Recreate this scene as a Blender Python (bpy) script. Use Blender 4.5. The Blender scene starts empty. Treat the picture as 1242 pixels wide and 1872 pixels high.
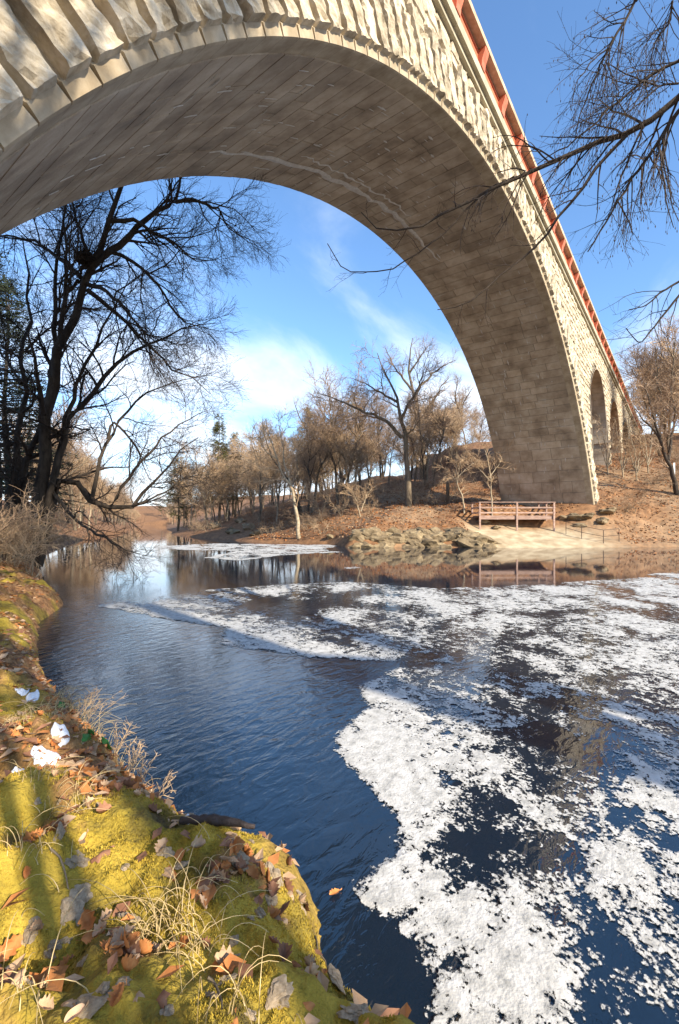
import bpy, math
import numpy as np
from mathutils import Vector
R_ = math.radians
SC = bpy.context.scene
COL = SC.collection

# ------------------------------------------------------------------ camera, sky, sun, exposure
PSI = R_(36.58); FPX = 839.3; HCAM = 1.6; Y0 = 955.0
FW = np.array([math.cos(PSI), math.sin(PSI), 0.0]); RT = np.array([math.sin(PSI), -math.cos(PSI), 0.0])
UP = np.array([0, 0, 1.0]); CAM = np.array([0, 0, HCAM])
cd = bpy.data.cameras.new('camera'); cam = bpy.data.objects.new('camera', cd); COL.objects.link(cam)
cam.location = (0, 0, HCAM); cam.rotation_euler = (math.pi/2, 0, PSI - math.pi/2)
cd.sensor_fit = 'HORIZONTAL'; cd.sensor_width = 24; cd.lens = FPX/1242*24; cd.shift_y = (Y0-936)/1242
cd.clip_start = 0.05; cd.clip_end = 5000
SC.camera = cam
SUN_EL = R_(29); SHD = R_(81)                      # shadows run along this heading (from +X)
world = bpy.data.worlds.new('World'); SC.world = world; world.use_nodes = True
def world_nodes():
    nt = world.node_tree; n = nt.nodes; L = nt.links; n.clear()
    out = n.new('ShaderNodeOutputWorld'); bg = n.new('ShaderNodeBackground'); sky = n.new('ShaderNodeTexSky')
    sky.sky_type = 'NISHITA'; sky.sun_disc = False; sky.sun_elevation = SUN_EL
    sky.sun_rotation = math.pi/2 - (SHD + math.pi); sky.air_density = 1.0; sky.dust_density = 0.6; sky.ozone_density = 2.0
    tc = n.new('ShaderNodeTexCoord'); sep = n.new('ShaderNodeSeparateXYZ'); L.new(tc.outputs['Generated'], sep.inputs[0])
    def M(op, a, b=None, clamp=False):
        m = n.new('ShaderNodeMath'); m.operation = op; m.use_clamp = clamp
        for i, v in enumerate((a, b)):
            if v is None: continue
            if isinstance(v, (int, float)): m.inputs[i].default_value = v
            else: L.new(v, m.inputs[i])
        return m.outputs[0]
    zz = M('ADD', M('ABSOLUTE', sep.outputs[2]), 0.22)
    cmb = n.new('ShaderNodeCombineXYZ'); L.new(M('DIVIDE', sep.outputs[0], zz), cmb.inputs[0]); L.new(M('DIVIDE', sep.outputs[1], zz), cmb.inputs[1])
    mp = n.new('ShaderNodeMapping'); mp.inputs['Scale'].default_value = (0.9, 1.5, 1); mp.inputs['Rotation'].default_value = (0, 0, 0.5)
    mp.inputs['Location'].default_value = (1.7, 0.4, 0); L.new(cmb.outputs[0], mp.inputs[0])
    no = n.new('ShaderNodeTexNoise'); no.inputs['Scale'].default_value = 1.1; no.inputs['Detail'].default_value = 9; no.inputs['Roughness'].default_value = 0.56; no.inputs['Distortion'].default_value = 0.5
    L.new(mp.outputs[0], no.inputs['Vector'])
    hor = M('SUBTRACT', 1.0, M('MULTIPLY', M('ABSOLUTE', sep.outputs[2]), 1.9), True)       # thicker towards the horizon
    dens = M('ADD', M('MULTIPLY', no.outputs[0], 1.5), M('MULTIPLY', hor, 0.62))
    mr = n.new('ShaderNodeMapRange'); mr.inputs['From Min'].default_value = 0.82; mr.inputs['From Max'].default_value = 1.40; mr.interpolation_type = 'SMOOTHSTEP'
    L.new(dens, mr.inputs['Value'])
    mix = n.new('ShaderNodeMix'); mix.data_type = 'RGBA'; L.new(M('MULTIPLY', mr.outputs[0], 0.9), mix.inputs['Factor'])
    sat = n.new('ShaderNodeMix'); sat.data_type = 'RGBA'; sat.blend_type = 'MULTIPLY'; sat.inputs['Factor'].default_value = 1
    sat.inputs[7].default_value = (0.80, 1.0, 1.16, 1); L.new(sky.outputs[0], sat.inputs[6])
    L.new(sat.outputs[2], mix.inputs[6]); mix.inputs[7].default_value = (5.2, 5.5, 5.9, 1)
    L.new(mix.outputs[2], bg.inputs[0]); bg.inputs[1].default_value = 0.14; L.new(bg.outputs[0], out.inputs[0])
world_nodes()
sd = bpy.data.lights.new('sun', 'SUN'); sun = bpy.data.objects.new('sun', sd); COL.objects.link(sun)
sd.energy = 4.6; sd.angle = R_(0.53); sd.color = (1.0, 0.88, 0.70)
sdir = Vector((math.cos(SHD)*math.cos(SUN_EL), math.sin(SHD)*math.cos(SUN_EL), -math.sin(SUN_EL)))
sun.rotation_euler = sdir.to_track_quat('-Z', 'Y').to_euler(); sun.location = (0, -20, 40)
vs = SC.view_settings; vs.view_transform = 'Standard'; vs.look = 'None'; vs.exposure = 1.05; vs.gamma = 1.0
SC.cycles.max_bounces = 8; SC.cycles.diffuse_bounces = 5; SC.cycles.transparent_max_bounces = 8

# ------------------------------------------------------------------ helpers
rng = np.random.default_rng(7)
def AB(a, b, z=0.0): return FW*a + RT*b + UP*z                    # forward / right distances to world
def PX(px, py, a): return CAM + a*(FW + RT*((px-621)/FPX) + UP*((Y0-py)/FPX))
_perm = np.random.default_rng(3).integers(0, 1 << 30, 65536)
def _h(ix, iy, s):
    k = (ix*73856093) ^ (iy*19349663) ^ (s*83492791)
    return _perm[k & 65535] / float(1 << 30)
def vnoise(x, y, s=0):
    x = np.asarray(x, float); y = np.asarray(y, float)
    ix = np.floor(x).astype(np.int64); iy = np.floor(y).astype(np.int64); fx = x-ix; fy = y-iy
    fx = fx*fx*(3-2*fx); fy = fy*fy*(3-2*fy)
    return ((_h(ix, iy, s)*(1-fx)+_h(ix+1, iy, s)*fx)*(1-fy)+(_h(ix, iy+1, s)*(1-fx)+_h(ix+1, iy+1, s)*fx)*fy)
def fbm(x, y, o=4, s=0, g=0.5):
    t = 0; A = 1; n = 0
    for i in range(o):
        c, d = math.cos(0.7*i), math.sin(0.7*i)
        t = t + A*vnoise((x*c-y*d)*2**i+17.3*i, (x*d+y*c)*2**i-9.1*i, s+i); n += A; A *= g
    return t/n
def sstep(a, b, x): t = np.clip((x-a)/(b-a), 0, 1); return t*t*(3-2*t)

def mesh(name, V, F, smooth=False, mats=(), midx=None):
    V = np.asarray(V, np.float32); me = bpy.data.meshes.new(name)
    if isinstance(F, np.ndarray): Fs = [F]
    else: Fs = [np.asarray(f) for f in F if len(f)]
    me.vertices.add(len(V)); me.vertices.foreach_set('co', V.ravel())
    nl = sum(f.size for f in Fs); nf = sum(len(f) for f in Fs)
    me.loops.add(nl); me.loops.foreach_set('vertex_index', np.concatenate([f.ravel() for f in Fs]).astype(np.int32))
    me.polygons.add(nf)
    tot = np.concatenate([np.full(len(f), f.shape[1]) for f in Fs]); st = np.concatenate([[0], np.cumsum(tot)[:-1]])
    me.polygons.foreach_set('loop_start', st.astype(np.int32)); me.polygons.foreach_set('loop_total', tot.astype(np.int32))
    me.polygons.foreach_set('use_smooth', np.full(nf, bool(smooth)))
    for m in mats: me.materials.append(m)
    if midx is not None: me.polygons.foreach_set('material_index', np.asarray(midx, np.int32))
    me.update(calc_edges=True); me.validate(); return me
def attr(me, name, vals):
    a = me.attributes.new(name, 'FLOAT', 'POINT'); a.data.foreach_set('value', np.asarray(vals, np.float32))
def obj(name, me, parent=None, label=None, cat=None, group=None, kind=None, loc=None):
    o = bpy.data.objects.new(name, me); COL.objects.link(o)
    if parent: o.parent = parent
    if loc is not None: o.location = loc
    for k, v in (('label', label), ('category', cat), ('group', group), ('kind', kind)):
        if v: o[k] = v
    return o
def copy_tree(o, parent=None):
    c = o.copy(); COL.objects.link(c); c.parent = parent
    for ch in o.children: copy_tree(ch, c)
    return c
def grid_faces(nu, nv):
    i = np.arange(nu-1)[:, None]*nv + np.arange(nv-1)[None]
    return np.stack([i, i+nv, i+nv+1, i+1], -1).reshape(-1, 4)
class MB:                                                          # boxes and bars gathered into one part
    def __init__(s): s.V = []; s.F = []; s.n = 0
    def add(s, v, f): v = np.asarray(v, float); s.V.append(v); s.F.append(np.asarray(f)+s.n); s.n += len(v)
    def box(s, c, ax, ay, az):                                     # centre and three half-axis vectors
        c, ax, ay, az = map(np.asarray, (c, ax, ay, az))
        v = [c+i*ax+j*ay+k*az for k in (-1, 1) for j in (-1, 1) for i in (-1, 1)]
        s.add(v, [[0, 2, 3, 1], [4, 5, 7, 6], [0, 1, 5, 4], [2, 6, 7, 3], [0, 4, 6, 2], [1, 3, 7, 5]])
    def me(s, name, mat, smooth=False): return mesh(name, np.concatenate(s.V), np.concatenate(s.F), smooth, (mat,))

# ------------------------------------------------------------------ materials
def mat(name, c1, c2, scale=4, rough=0.85, c3=None, bump=0.2, bscale=30, detail=6, obj_var=0.0, spec=0.3, coord='Object', stretch=None, attrmix=None, trans=0.0):
    m = bpy.data.materials.new(name); m.use_nodes = True; nt = m.node_tree; n = nt.nodes; L = nt.links
    b = n['Principled BSDF']; b.inputs['Roughness'].default_value = rough; b.inputs['Specular IOR Level'].default_value = spec
    if coord == 'World': g = n.new('ShaderNodeNewGeometry').outputs['Position']
    else: g = n.new('ShaderNodeTexCoord').outputs[coord]
    if stretch:
        mp = n.new('ShaderNodeMapping'); mp.inputs['Scale'].default_value = stretch; L.new(g, mp.inputs[0]); g = mp.outputs[0]
    no = n.new('ShaderNodeTexNoise'); no.inputs['Scale'].default_value = scale; no.inputs['Detail'].default_value = detail; no.inputs['Roughness'].default_value = 0.62
    L.new(g, no.inputs['Vector'])
    r = n.new('ShaderNodeValToRGB'); L.new(no.outputs[0], r.inputs[0])
    r.color_ramp.elements[0].position = 0.32; r.color_ramp.elements[0].color = (*c1, 1)
    r.color_ramp.elements[1].position = 0.68; r.color_ramp.elements[1].color = (*c2, 1)
    if c3: e = r.color_ramp.elements.new(0.5); e.color = (*c3, 1)
    colr = r.outputs[0]
    if attrmix:                                                    # (attribute, second colour a, b, scale)
        at = n.new('ShaderNodeAttribute'); at.attribute_name = attrmix[0]
        n2 = n.new('ShaderNodeTexNoise'); n2.inputs['Scale'].default_value = attrmix[3]; n2.inputs['Detail'].default_value = 8; L.new(g, n2.inputs['Vector'])
        r2 = n.new('ShaderNodeValToRGB'); L.new(n2.outputs[0], r2.inputs[0])
        r2.color_ramp.elements[0].position = 0.35; r2.color_ramp.elements[0].color = (*attrmix[1], 1)
        r2.color_ramp.elements[1].position = 0.65; r2.color_ramp.elements[1].color = (*attrmix[2], 1)
        mx = n.new('ShaderNodeMix'); mx.data_type = 'RGBA'; L.new(at.outputs['Fac'], mx.inputs['Factor']); L.new(colr, mx.inputs[6]); L.new(r2.outputs[0], mx.inputs[7]); colr = mx.outputs[2]
    if obj_var:
        oi = n.new('ShaderNodeObjectInfo'); hs = n.new('ShaderNodeHueSaturation'); mr = n.new('ShaderNodeMapRange')
        mr.inputs['To Min'].default_value = 1-obj_var; mr.inputs['To Max'].default_value = 1+obj_var
        L.new(oi.outputs['Random'], mr.inputs['Value']); L.new(mr.outputs[0], hs.inputs['Value']); L.new(colr, hs.inputs['Color']); colr = hs.outputs[0]
    L.new(colr, b.inputs['Base Color'])
    if bump:
        n3 = n.new('ShaderNodeTexNoise'); n3.inputs['Scale'].default_value = bscale; n3.inputs['Detail'].default_value = 6; L.new(g, n3.inputs['Vector'])
        bp = n.new('ShaderNodeBump'); bp.inputs['Strength'].default_value = bump; bp.inputs['Distance'].default_value = 0.02; L.new(n3.outputs[0], bp.inputs['Height']); L.new(bp.outputs[0], b.inputs['Normal'])
    if trans:
        b.inputs['Subsurface Weight'].default_value = 0
    return m
M_rock = mat('rough_granite', (0.22, 0.18, 0.12), (0.60, 0.53, 0.41), 3.0, 0.9, (0.46, 0.39, 0.28), 0.9, 22, coord='World', obj_var=0.16)
M_margin = mat('dressed_granite', (0.30, 0.235, 0.15), (0.50, 0.42, 0.30), 2.2, 0.85, None, 0.12, 60, coord='World', obj_var=0.08)
M_soffit = mat('soffit_granite', (0.24, 0.19, 0.135), (0.52, 0.45, 0.35), 0.9, 0.85, (0.40, 0.325, 0.235), 0.5, 26, coord='World', obj_var=0.13)
M_stain = mat('lime_streak', (0.46, 0.43, 0.38), (0.62, 0.60, 0.55), 8, 0.8, None, 0.2, 30, coord='World')
M_mortar = mat('mortar', (0.15, 0.13, 0.10), (0.22, 0.19, 0.15), 6, 0.95, None, 0.3, 40, coord='World')
M_cornice = mat('cornice_stone', (0.30, 0.27, 0.19), (0.44, 0.40, 0.30), 1.6, 0.85, None, 0.15, 50, coord='World', obj_var=0.06)
M_red = mat('red_iron', (0.42, 0.11, 0.055), (0.52, 0.17, 0.09), 5, 0.6, None, 0.1, 60, coord='World', obj_var=0.08)
M_coping = mat('coping', (0.36, 0.25, 0.15), (0.55, 0.44, 0.31), 3, 0.8, None, 0.1, 60, coord='World')
M_ground = mat('leafy_ground', (0.11, 0.055, 0.028), (0.34, 0.18, 0.085), 2.6, 0.95, (0.22, 0.115, 0.055), 0.8, 9, detail=9, coord='World', attrmix=('sand', (0.34, 0.26, 0.16), (0.52, 0.43, 0.29), 1.6))
M_bark_d = mat('dark_bark', (0.030, 0.023, 0.018), (0.085, 0.066, 0.050), 7, 0.95, None, 0.5, 40, stretch=(1, 1, 0.25))
M_bark_m = mat('grey_brown_bark', (0.085, 0.066, 0.046), (0.19, 0.15, 0.105), 5, 0.95, None, 0.5, 30, obj_var=0.15, stretch=(1, 1, 0.25))
M_bark_p = mat('pale_bark', (0.22, 0.17, 0.11), (0.42, 0.35, 0.25), 5, 0.9, None, 0.4, 30, obj_var=0.15)
M_twig_d = mat('dark_twigs', (0.03, 0.022, 0.018), (0.06, 0.045, 0.036), 3, 0.9, None, 0)
M_twig_m = mat('brown_twigs', (0.19, 0.125, 0.08), (0.34, 0.24, 0.16), 1.5, 0.9, None, 0, obj_var=0.2)
M_twig_p = mat('tan_twigs', (0.30, 0.20, 0.12), (0.48, 0.35, 0.22), 1.5, 0.9, None, 0, obj_var=0.15)
M_need_d = mat('dark_needles', (0.012, 0.020, 0.011), (0.035, 0.050, 0.022), 1.2, 0.8, None, 0, obj_var=0.2)
M_need_o = mat('olive_needles', (0.055, 0.062, 0.018), (0.13, 0.12, 0.038), 0.8, 0.8, None, 0, obj_var=0.2)
M_moss = mat('mossy_rock', (0.075, 0.058, 0.026), (0.54, 0.38, 0.06), 4, 1.0, (0.33, 0.24, 0.032), 1.0, 70, detail=9, coord='World', attrmix=('litter', (0.16, 0.075, 0.032), (0.40, 0.22, 0.10), 16))
M_mosstuft = mat('moss_tufts', (0.10, 0.085, 0.014), (0.60, 0.42, 0.065), 4, 0.9, (0.41, 0.295, 0.038), 0, coord='World')
M_stone = mat('bank_stone', (0.26, 0.195, 0.125), (0.54, 0.43, 0.30), 2.2, 0.9, None, 0.6, 35, obj_var=0.2)
M_ledge = mat('lichen_ledge', (0.10, 0.075, 0.045), (0.32, 0.25, 0.15), 2.0, 0.95, (0.20, 0.15, 0.09), 0.9, 12, coord='World', obj_var=0.15)
M_leaf = [mat('leaf_'+k, a, b, 14, 0.75, None, 0.15, 60, obj_var=0.28) for k, a, b in (
    ('orange', (0.36, 0.13, 0.035), (0.56, 0.24, 0.08)), ('tan', (0.40, 0.25, 0.14), (0.58, 0.40, 0.25)), ('brown', (0.17, 0.075, 0.04), (0.32, 0.16, 0.09)))]
M_straw = mat('straw', (0.42, 0.30, 0.13), (0.66, 0.52, 0.28), 5, 0.8, None, 0)
M_ivy = mat('ivy', (0.02, 0.09, 0.015), (0.06, 0.20, 0.04), 10, 0.5, None, 0.1)
M_snow = mat('snow', (0.60, 0.63, 0.68), (0.72, 0.74, 0.77), 8, 0.6, None, 0.3, 40)
M_wood = mat('weathered_pink_wood', (0.25, 0.155, 0.12), (0.44, 0.31, 0.25), 3, 0.85, None, 0.2, 30, obj_var=0.12, stretch=(1, 1, 4))
M_iron = mat('dark_iron', (0.05, 0.035, 0.028), (0.12, 0.08, 0.06), 5, 0.7, None, 0.1)
M_white = mat('pale_post', (0.45, 0.46, 0.48), (0.70, 0.70, 0.70), 4, 0.7, None, 0.1)
M_snowbark = mat('wet_stick', (0.02, 0.016, 0.014), (0.06, 0.045, 0.04), 9, 0.7, None, 0.6, 40)
def foam_mat():
    m = mat('foam', (0.30, 0.30, 0.29), (0.60, 0.60, 0.59), 13, 0.85, (0.50, 0.495, 0.475), 0.35, 60, detail=9, coord='World')
    nt = m.node_tree; n = nt.nodes; L = nt.links; b = n['Principled BSDF']
    at = n.new('ShaderNodeAttribute'); at.attribute_name = 'dens'; g = n.new('ShaderNodeNewGeometry').outputs['Position']
    n1 = n.new('ShaderNodeTexNoise'); n1.inputs['Scale'].default_value = 52; n1.inputs['Detail'].default_value = 6; n1.inputs['Roughness'].default_value = 0.75; L.new(g, n1.inputs['Vector'])
    mr = n.new('ShaderNodeMapRange'); mr.inputs['From Min'].default_value = 0.30; mr.inputs['From Max'].default_value = 0.70; mr.inputs['To Min'].default_value = -0.5; mr.inputs['To Max'].default_value = 0.5; L.new(n1.outputs[0], mr.inputs['Value'])
    ad = n.new('ShaderNodeMath'); ad.operation = 'ADD'; L.new(at.outputs['Fac'], ad.inputs[0]); L.new(mr.outputs[0], ad.inputs[1])
    m2 = n.new('ShaderNodeMapRange'); m2.inputs['From Min'].default_value = 0.42; m2.inputs['From Max'].default_value = 0.62; L.new(ad.outputs[0], m2.inputs['Value'])
    L.new(m2.outputs[0], b.inputs['Alpha'])
    return m
M_foam = foam_mat()
def water_mat():
    m = bpy.data.materials.new('river_water'); m.use_nodes = True; nt = m.node_tree; n = nt.nodes; L = nt.links
    b = n['Principled BSDF']; b.inputs['Base Color'].default_value = (0.006, 0.015, 0.030, 1); b.inputs['Roughness'].default_value = 0.03; b.inputs['IOR'].default_value = 1.72
    g = n.new('ShaderNodeNewGeometry').outputs['Position']
    mp = n.new('ShaderNodeMapping'); mp.inputs['Rotation'].default_value = (0, 0, -0.6); mp.inputs['Scale'].default_value = (1.0, 2.1, 1); L.new(g, mp.inputs[0])
    n1 = n.new('ShaderNodeTexNoise'); n1.inputs['Scale'].default_value = 5.5; n1.inputs['Detail'].default_value = 4; n1.inputs['Roughness'].default_value = 0.5; n1.inputs['Distortion'].default_value = 0.6; L.new(mp.outputs[0], n1.inputs['Vector'])
    n2 = n.new('ShaderNodeTexNoise'); n2.inputs['Scale'].default_value = 0.35; n2.inputs['Detail'].default_value = 3; L.new(g, n2.inputs['Vector'])
    mr = n.new('ShaderNodeMapRange'); mr.inputs['From Min'].default_value = 0.35; mr.inputs['From Max'].default_value = 0.65; mr.inputs['To Min'].default_value = 0.35; mr.inputs['To Max'].default_value = 1.0; L.new(n2.outputs[0], mr.inputs['Value'])
    mu = n.new('ShaderNodeMath'); mu.operation = 'MULTIPLY'; L.new(n1.outputs[0], mu.inputs[0]); L.new(mr.outputs[0], mu.inputs[1])
    at = n.new('ShaderNodeAttribute'); at.attribute_name = 'calm'
    mu2 = n.new('ShaderNodeMath'); mu2.operation = 'MULTIPLY'; L.new(mu.outputs[0], mu2.inputs[0]); L.new(at.outputs['Fac'], mu2.inputs[1])
    bp = n.new('ShaderNodeBump'); bp.inputs['Strength'].default_value = 1.0; bp.inputs['Distance'].default_value = 0.014; L.new(mu2.outputs[0], bp.inputs['Height']); L.new(bp.outputs[0], b.inputs['Normal'])
    return m
M_water = water_mat()

# ------------------------------------------------------------------ terrain
K = 0.914
SHL = np.array([(-60, 85), (-12, 26), (-4.2, 15), (-.9, 8.4), (.15, 4.8), (.7, 2.6), (1.1, 1.0), (1.32, .30), (1.48, .03), (1.68, -.06), (1.96, -.12), (2.13, -.34), (2.17, -.6), (2.52, -1.0), (3.25, -1.70), (4.2, -2.62), (5.26, -3.45),
    (7.2, -4.75), (8.8, -5.3), (9.3, -5.62), (10.7, -6.95), (15.5, -10.2), (25.6, -16.4), (38.4, -22.4), (54.8, -27), (73, -34), (100, -45.7), (155, -69), (274, -119)])
SHR = np.array([(-40, 160), (10, 110), (20, 70), (28, 40), (32.4, 24), (31.9, 14.4), (31.6, 10.6), (32.4, 7), (32, .7), (36, -.9), (40.3, -7.3), (49, -13.3), (57, -19.4), (67, -24.6), (85, -31), (110, -41.5), (170, -64), (300, -112)])*K
def seg_d(pts, a, b):
    best = np.full(a.shape, 1e9)
    for p, q in zip(pts[:-1], pts[1:]):
        d = q-p; t = np.clip(((a-p[0])*d[0]+(b-p[1])*d[1])/(d@d), 0, 1)
        best = np.minimum(best, np.hypot(a-p[0]-t*d[0], b-p[1]-t*d[1]))
    return best
POLY = np.concatenate([SHL, SHR[::-1]])
def inside(a, b):
    c = np.zeros(a.shape, bool)
    for p, q in zip(POLY, np.roll(POLY, -1, 0)):
        with np.errstate(divide='ignore', invalid='ignore'):
            hit = ((p[0] > a) != (q[0] > a)) & (b < (q[1]-p[1])*(a-p[0])/(q[0]-p[0]+1e-12)+p[1])
        c ^= hit
    return c
def prof(d, pts): p = np.array(pts); return np.interp(d, p[:, 0], p[:, 1])
P_gentle = [(0, 0), (.3, .15), (3, .7), (8, 2.2), (15, 4.2), (30, 7.6), (45, 11.5), (120, 24), (400, 34)]
P_ledge = [(0, 0), (.15, .35), (.7, .8), (2, 1.35), (5, 2.4), (7, 2.8), (12, 3.6), (20, 5.6), (45, 12), (120, 24), (400, 34)]
P_sand = [(0, 0), (.2, .12), (3.0, 1.0), (4.0, 1.35), (5.2, 2.7), (9, 3.2), (14, 4), (22, 6), (45, 10), (120, 16), (400, 22)]
P_right = [(0, 0), (.3, .2), (1.6, .6), (3, 1.6), (4.2, 2.7), (8, 4.5), (12, 6.4), (40, 14), (120, 20), (400, 24)]
P_left = [(0, 0), (.10, .20), (.30, .40), (.9, .52), (2, .62), (5, 1.1), (12, 3.0), (40, 9), (120, 15), (400, 22)]
def H(a, b):
    """height of the ground at forward a, right b"""
    a = np.asarray(a, float); b = np.asarray(b, float)
    dl = seg_d(SHL, a, b); dr = seg_d(SHR, a, b); ins = inside(a, b)
    wob = (fbm(a*.35, b*.35, 3, 5)-.5)*1.2
    d = np.maximum(0, np.minimum(dl, dr)*1.0 + wob*sstep(2, 8, np.minimum(dl, dr)))
    zr = prof(d, P_gentle)*(1-sstep(-5, 1, b)) + sstep(-5, 1, b)*(prof(d, P_ledge)*(1-sstep(8.0, 10.0, b)) + sstep(8.0, 10.0, b)*(prof(d, P_sand)*(1-sstep(15, 18.5, b)) + prof(d, P_right)*sstep(15, 18.5, b)))
    zl = prof(d, P_left)
    z = np.where(dl < dr, zl, zr)
    z = z + (fbm(a*.8, b*.8, 4, 11)-.5)*np.clip(d*.12, 0, .55) + (fbm(a*.06, b*.06, 3, 21)-.5)*np.clip((d-12)*.1, 0, 5)
    zin = -np.minimum(np.minimum(dl, dr)*.55, 1.5)-.02
    return np.where(ins, zin, z)
def h1(a, b): return float(H(np.array([a]), np.array([b]))[0])
def ground_hit(px, py, amin=6, amax=140):
    """where the sight line through a pixel meets the ground"""
    a = np.concatenate([np.arange(amin, 60, .1), np.arange(60, amax, .5)]); r = (px-621)/FPX
    z = HCAM + a*(Y0-py)/FPX; k = np.nonzero(z <= H(a, a*r))[0]
    i = k[0] if len(k) else len(a)-1
    return a[i], a[i]*r, float(H(a[i:i+1], a[i:i+1]*r)[0])
def axis(lo, hi, c=0.0, s0=.22, g=.02):
    out = [c]
    while out[-1] < hi: out.append(out[-1]+s0+g*abs(out[-1]-c))
    l = [c]
    while l[-1] > lo: l.append(l[-1]-s0-g*abs(l[-1]-c))
    return np.array(l[:0:-1]+out)
NB = (-1.5, 6.5, -5.6, 3.4)                                           # near bank patches: a0 a1 b0 b1
NB2 = (5.6, 13.0, -11.5, -3.0)
def build_ground():
    ga = axis(-400, 900, 18, .26, .018); gb = axis(-700, 700, 2, .26, .02)
    A, B = np.meshgrid(ga, gb, indexing='ij'); Z = H(A, B)
    e = np.minimum.reduce([A-NB[0], NB[1]-A, B-NB[2], NB[3]-B])
    e2 = np.minimum.reduce([A-NB2[0], NB2[1]-A, B-NB2[2], NB2[3]-B])
    Z = Z - .35*np.maximum(sstep(.1, .8, e), sstep(.2, .9, e2))
    V = A[..., None]*FW + B[..., None]*RT + Z[..., None]*UP
    me = mesh('ground', V.reshape(-1, 3), grid_faces(*A.shape)[:, ::-1], True, (M_ground,))
    dr = seg_d(SHR, A, B)
    sand = (1-sstep(2.4, 4.4, dr+(fbm(A, B, 3, 2)-.5)*2.2))*sstep(8.0, 9.5, B)*(1-.85*sstep(15, 20, B))
    dry = .75*sstep(.5, .64, fbm(A*.22, B*.22, 3, 44))*sstep(-2, 3, B)*(dr < 16)
    attr(me, 'sand', np.maximum(sand, dry*.35).ravel())
    obj('ground', me, kind='structure', label='leaf covered river banks and wooded slopes', cat='ground')
build_ground()
def Hn(a, b):
    """near bank with its lumps"""
    z = H(a, b); d = seg_d(SHL, np.asarray(a, float), np.asarray(b, float)); w = sstep(.05, .7, d)
    lump = (fbm(a*1.9, b*1.9, 3, 31)-.5)*.26*w
    ridge = -np.abs(fbm(a*2.6+3, b*2.6, 2, 35)-.5)*.36*w
    fine = (fbm(a*8, b*8, 4, 37, .6)-.5)*.13 - np.abs(fbm(a*4.2, b*5.5, 2, 39)-.5)*.17*w + (fbm(a*60, b*60, 2, 41)-.5)*.012
    return np.where(z > 0, z+lump+ridge+.09*w+fine, z+fine)
def litterness(a, b):
    f = fbm(a*.9+4, b*.9, 3, 51)
    edge = sstep(1.85, 2.5, a-.12*b)
    return np.clip(sstep(.55, .68, f)*.35 + .8*sstep(.56, .64, fbm(a*3.1, b*3.1, 4, 57, .6)) + edge*.9*sstep(.30, .5, fbm(a*1.7, b*1.7, 3, 53)), 0, 1)
def build_near():
    for nm, (a0, a1, b0, b1), st in (('near_bank', NB, .016), ('left_bank', NB2, .045)):
        ga = np.arange(a0, a1, st); gb = np.arange(b0, b1, st)
        A, B = np.meshgrid(ga, gb, indexing='ij'); Z = Hn(A, B)
        e = np.minimum.reduce([A-a0, a1-A, B-b0, b1-B]); Z = Z - .3*(1-sstep(0, .35, e))
        idx = np.full(A.shape, True); idx &= Z > -.45
        F = grid_faces(*A.shape)[:, ::-1]; keep = idx.ravel()[F].all(1); F = F[keep]
        V = (A[..., None]*FW + B[..., None]*RT + Z[..., None]*UP).reshape(-1, 3)
        used, inv = np.unique(F, return_inverse=True)
        me = mesh(nm, V[used], inv.reshape(F.shape), True, (M_moss,))
        attr(me, 'litter', litterness(A, B).ravel()[used])
        obj(nm, me, kind='structure', label='mossy rock bank with leaf litter beside the water' if nm == 'near_bank' else 'leafy bank with mossy rock under the arch', cat='bank')
build_near()
def ribbon_water():
    ga = axis(-60, 420, 3, .12, .025); gb = axis(-260, 200, 0, .2, .03)
    A, B = np.meshgrid(ga, gb, indexing='ij')
    V = (A[..., None]*FW + B[..., None]*RT).reshape(-1, 3)
    me = mesh('river', V, grid_faces(*A.shape)[:, ::-1], True, (M_water,))
    calm = 1-.94*sstep(4.5, 15, A) ; calm = calm*(1-.55*sstep(-.05, .15, B/np.maximum(A, .5)))
    attr(me, 'calm', calm.ravel())
    obj('river', me, kind='structure', label='dark blue river with small ripples', cat='river')
ribbon_water()

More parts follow.
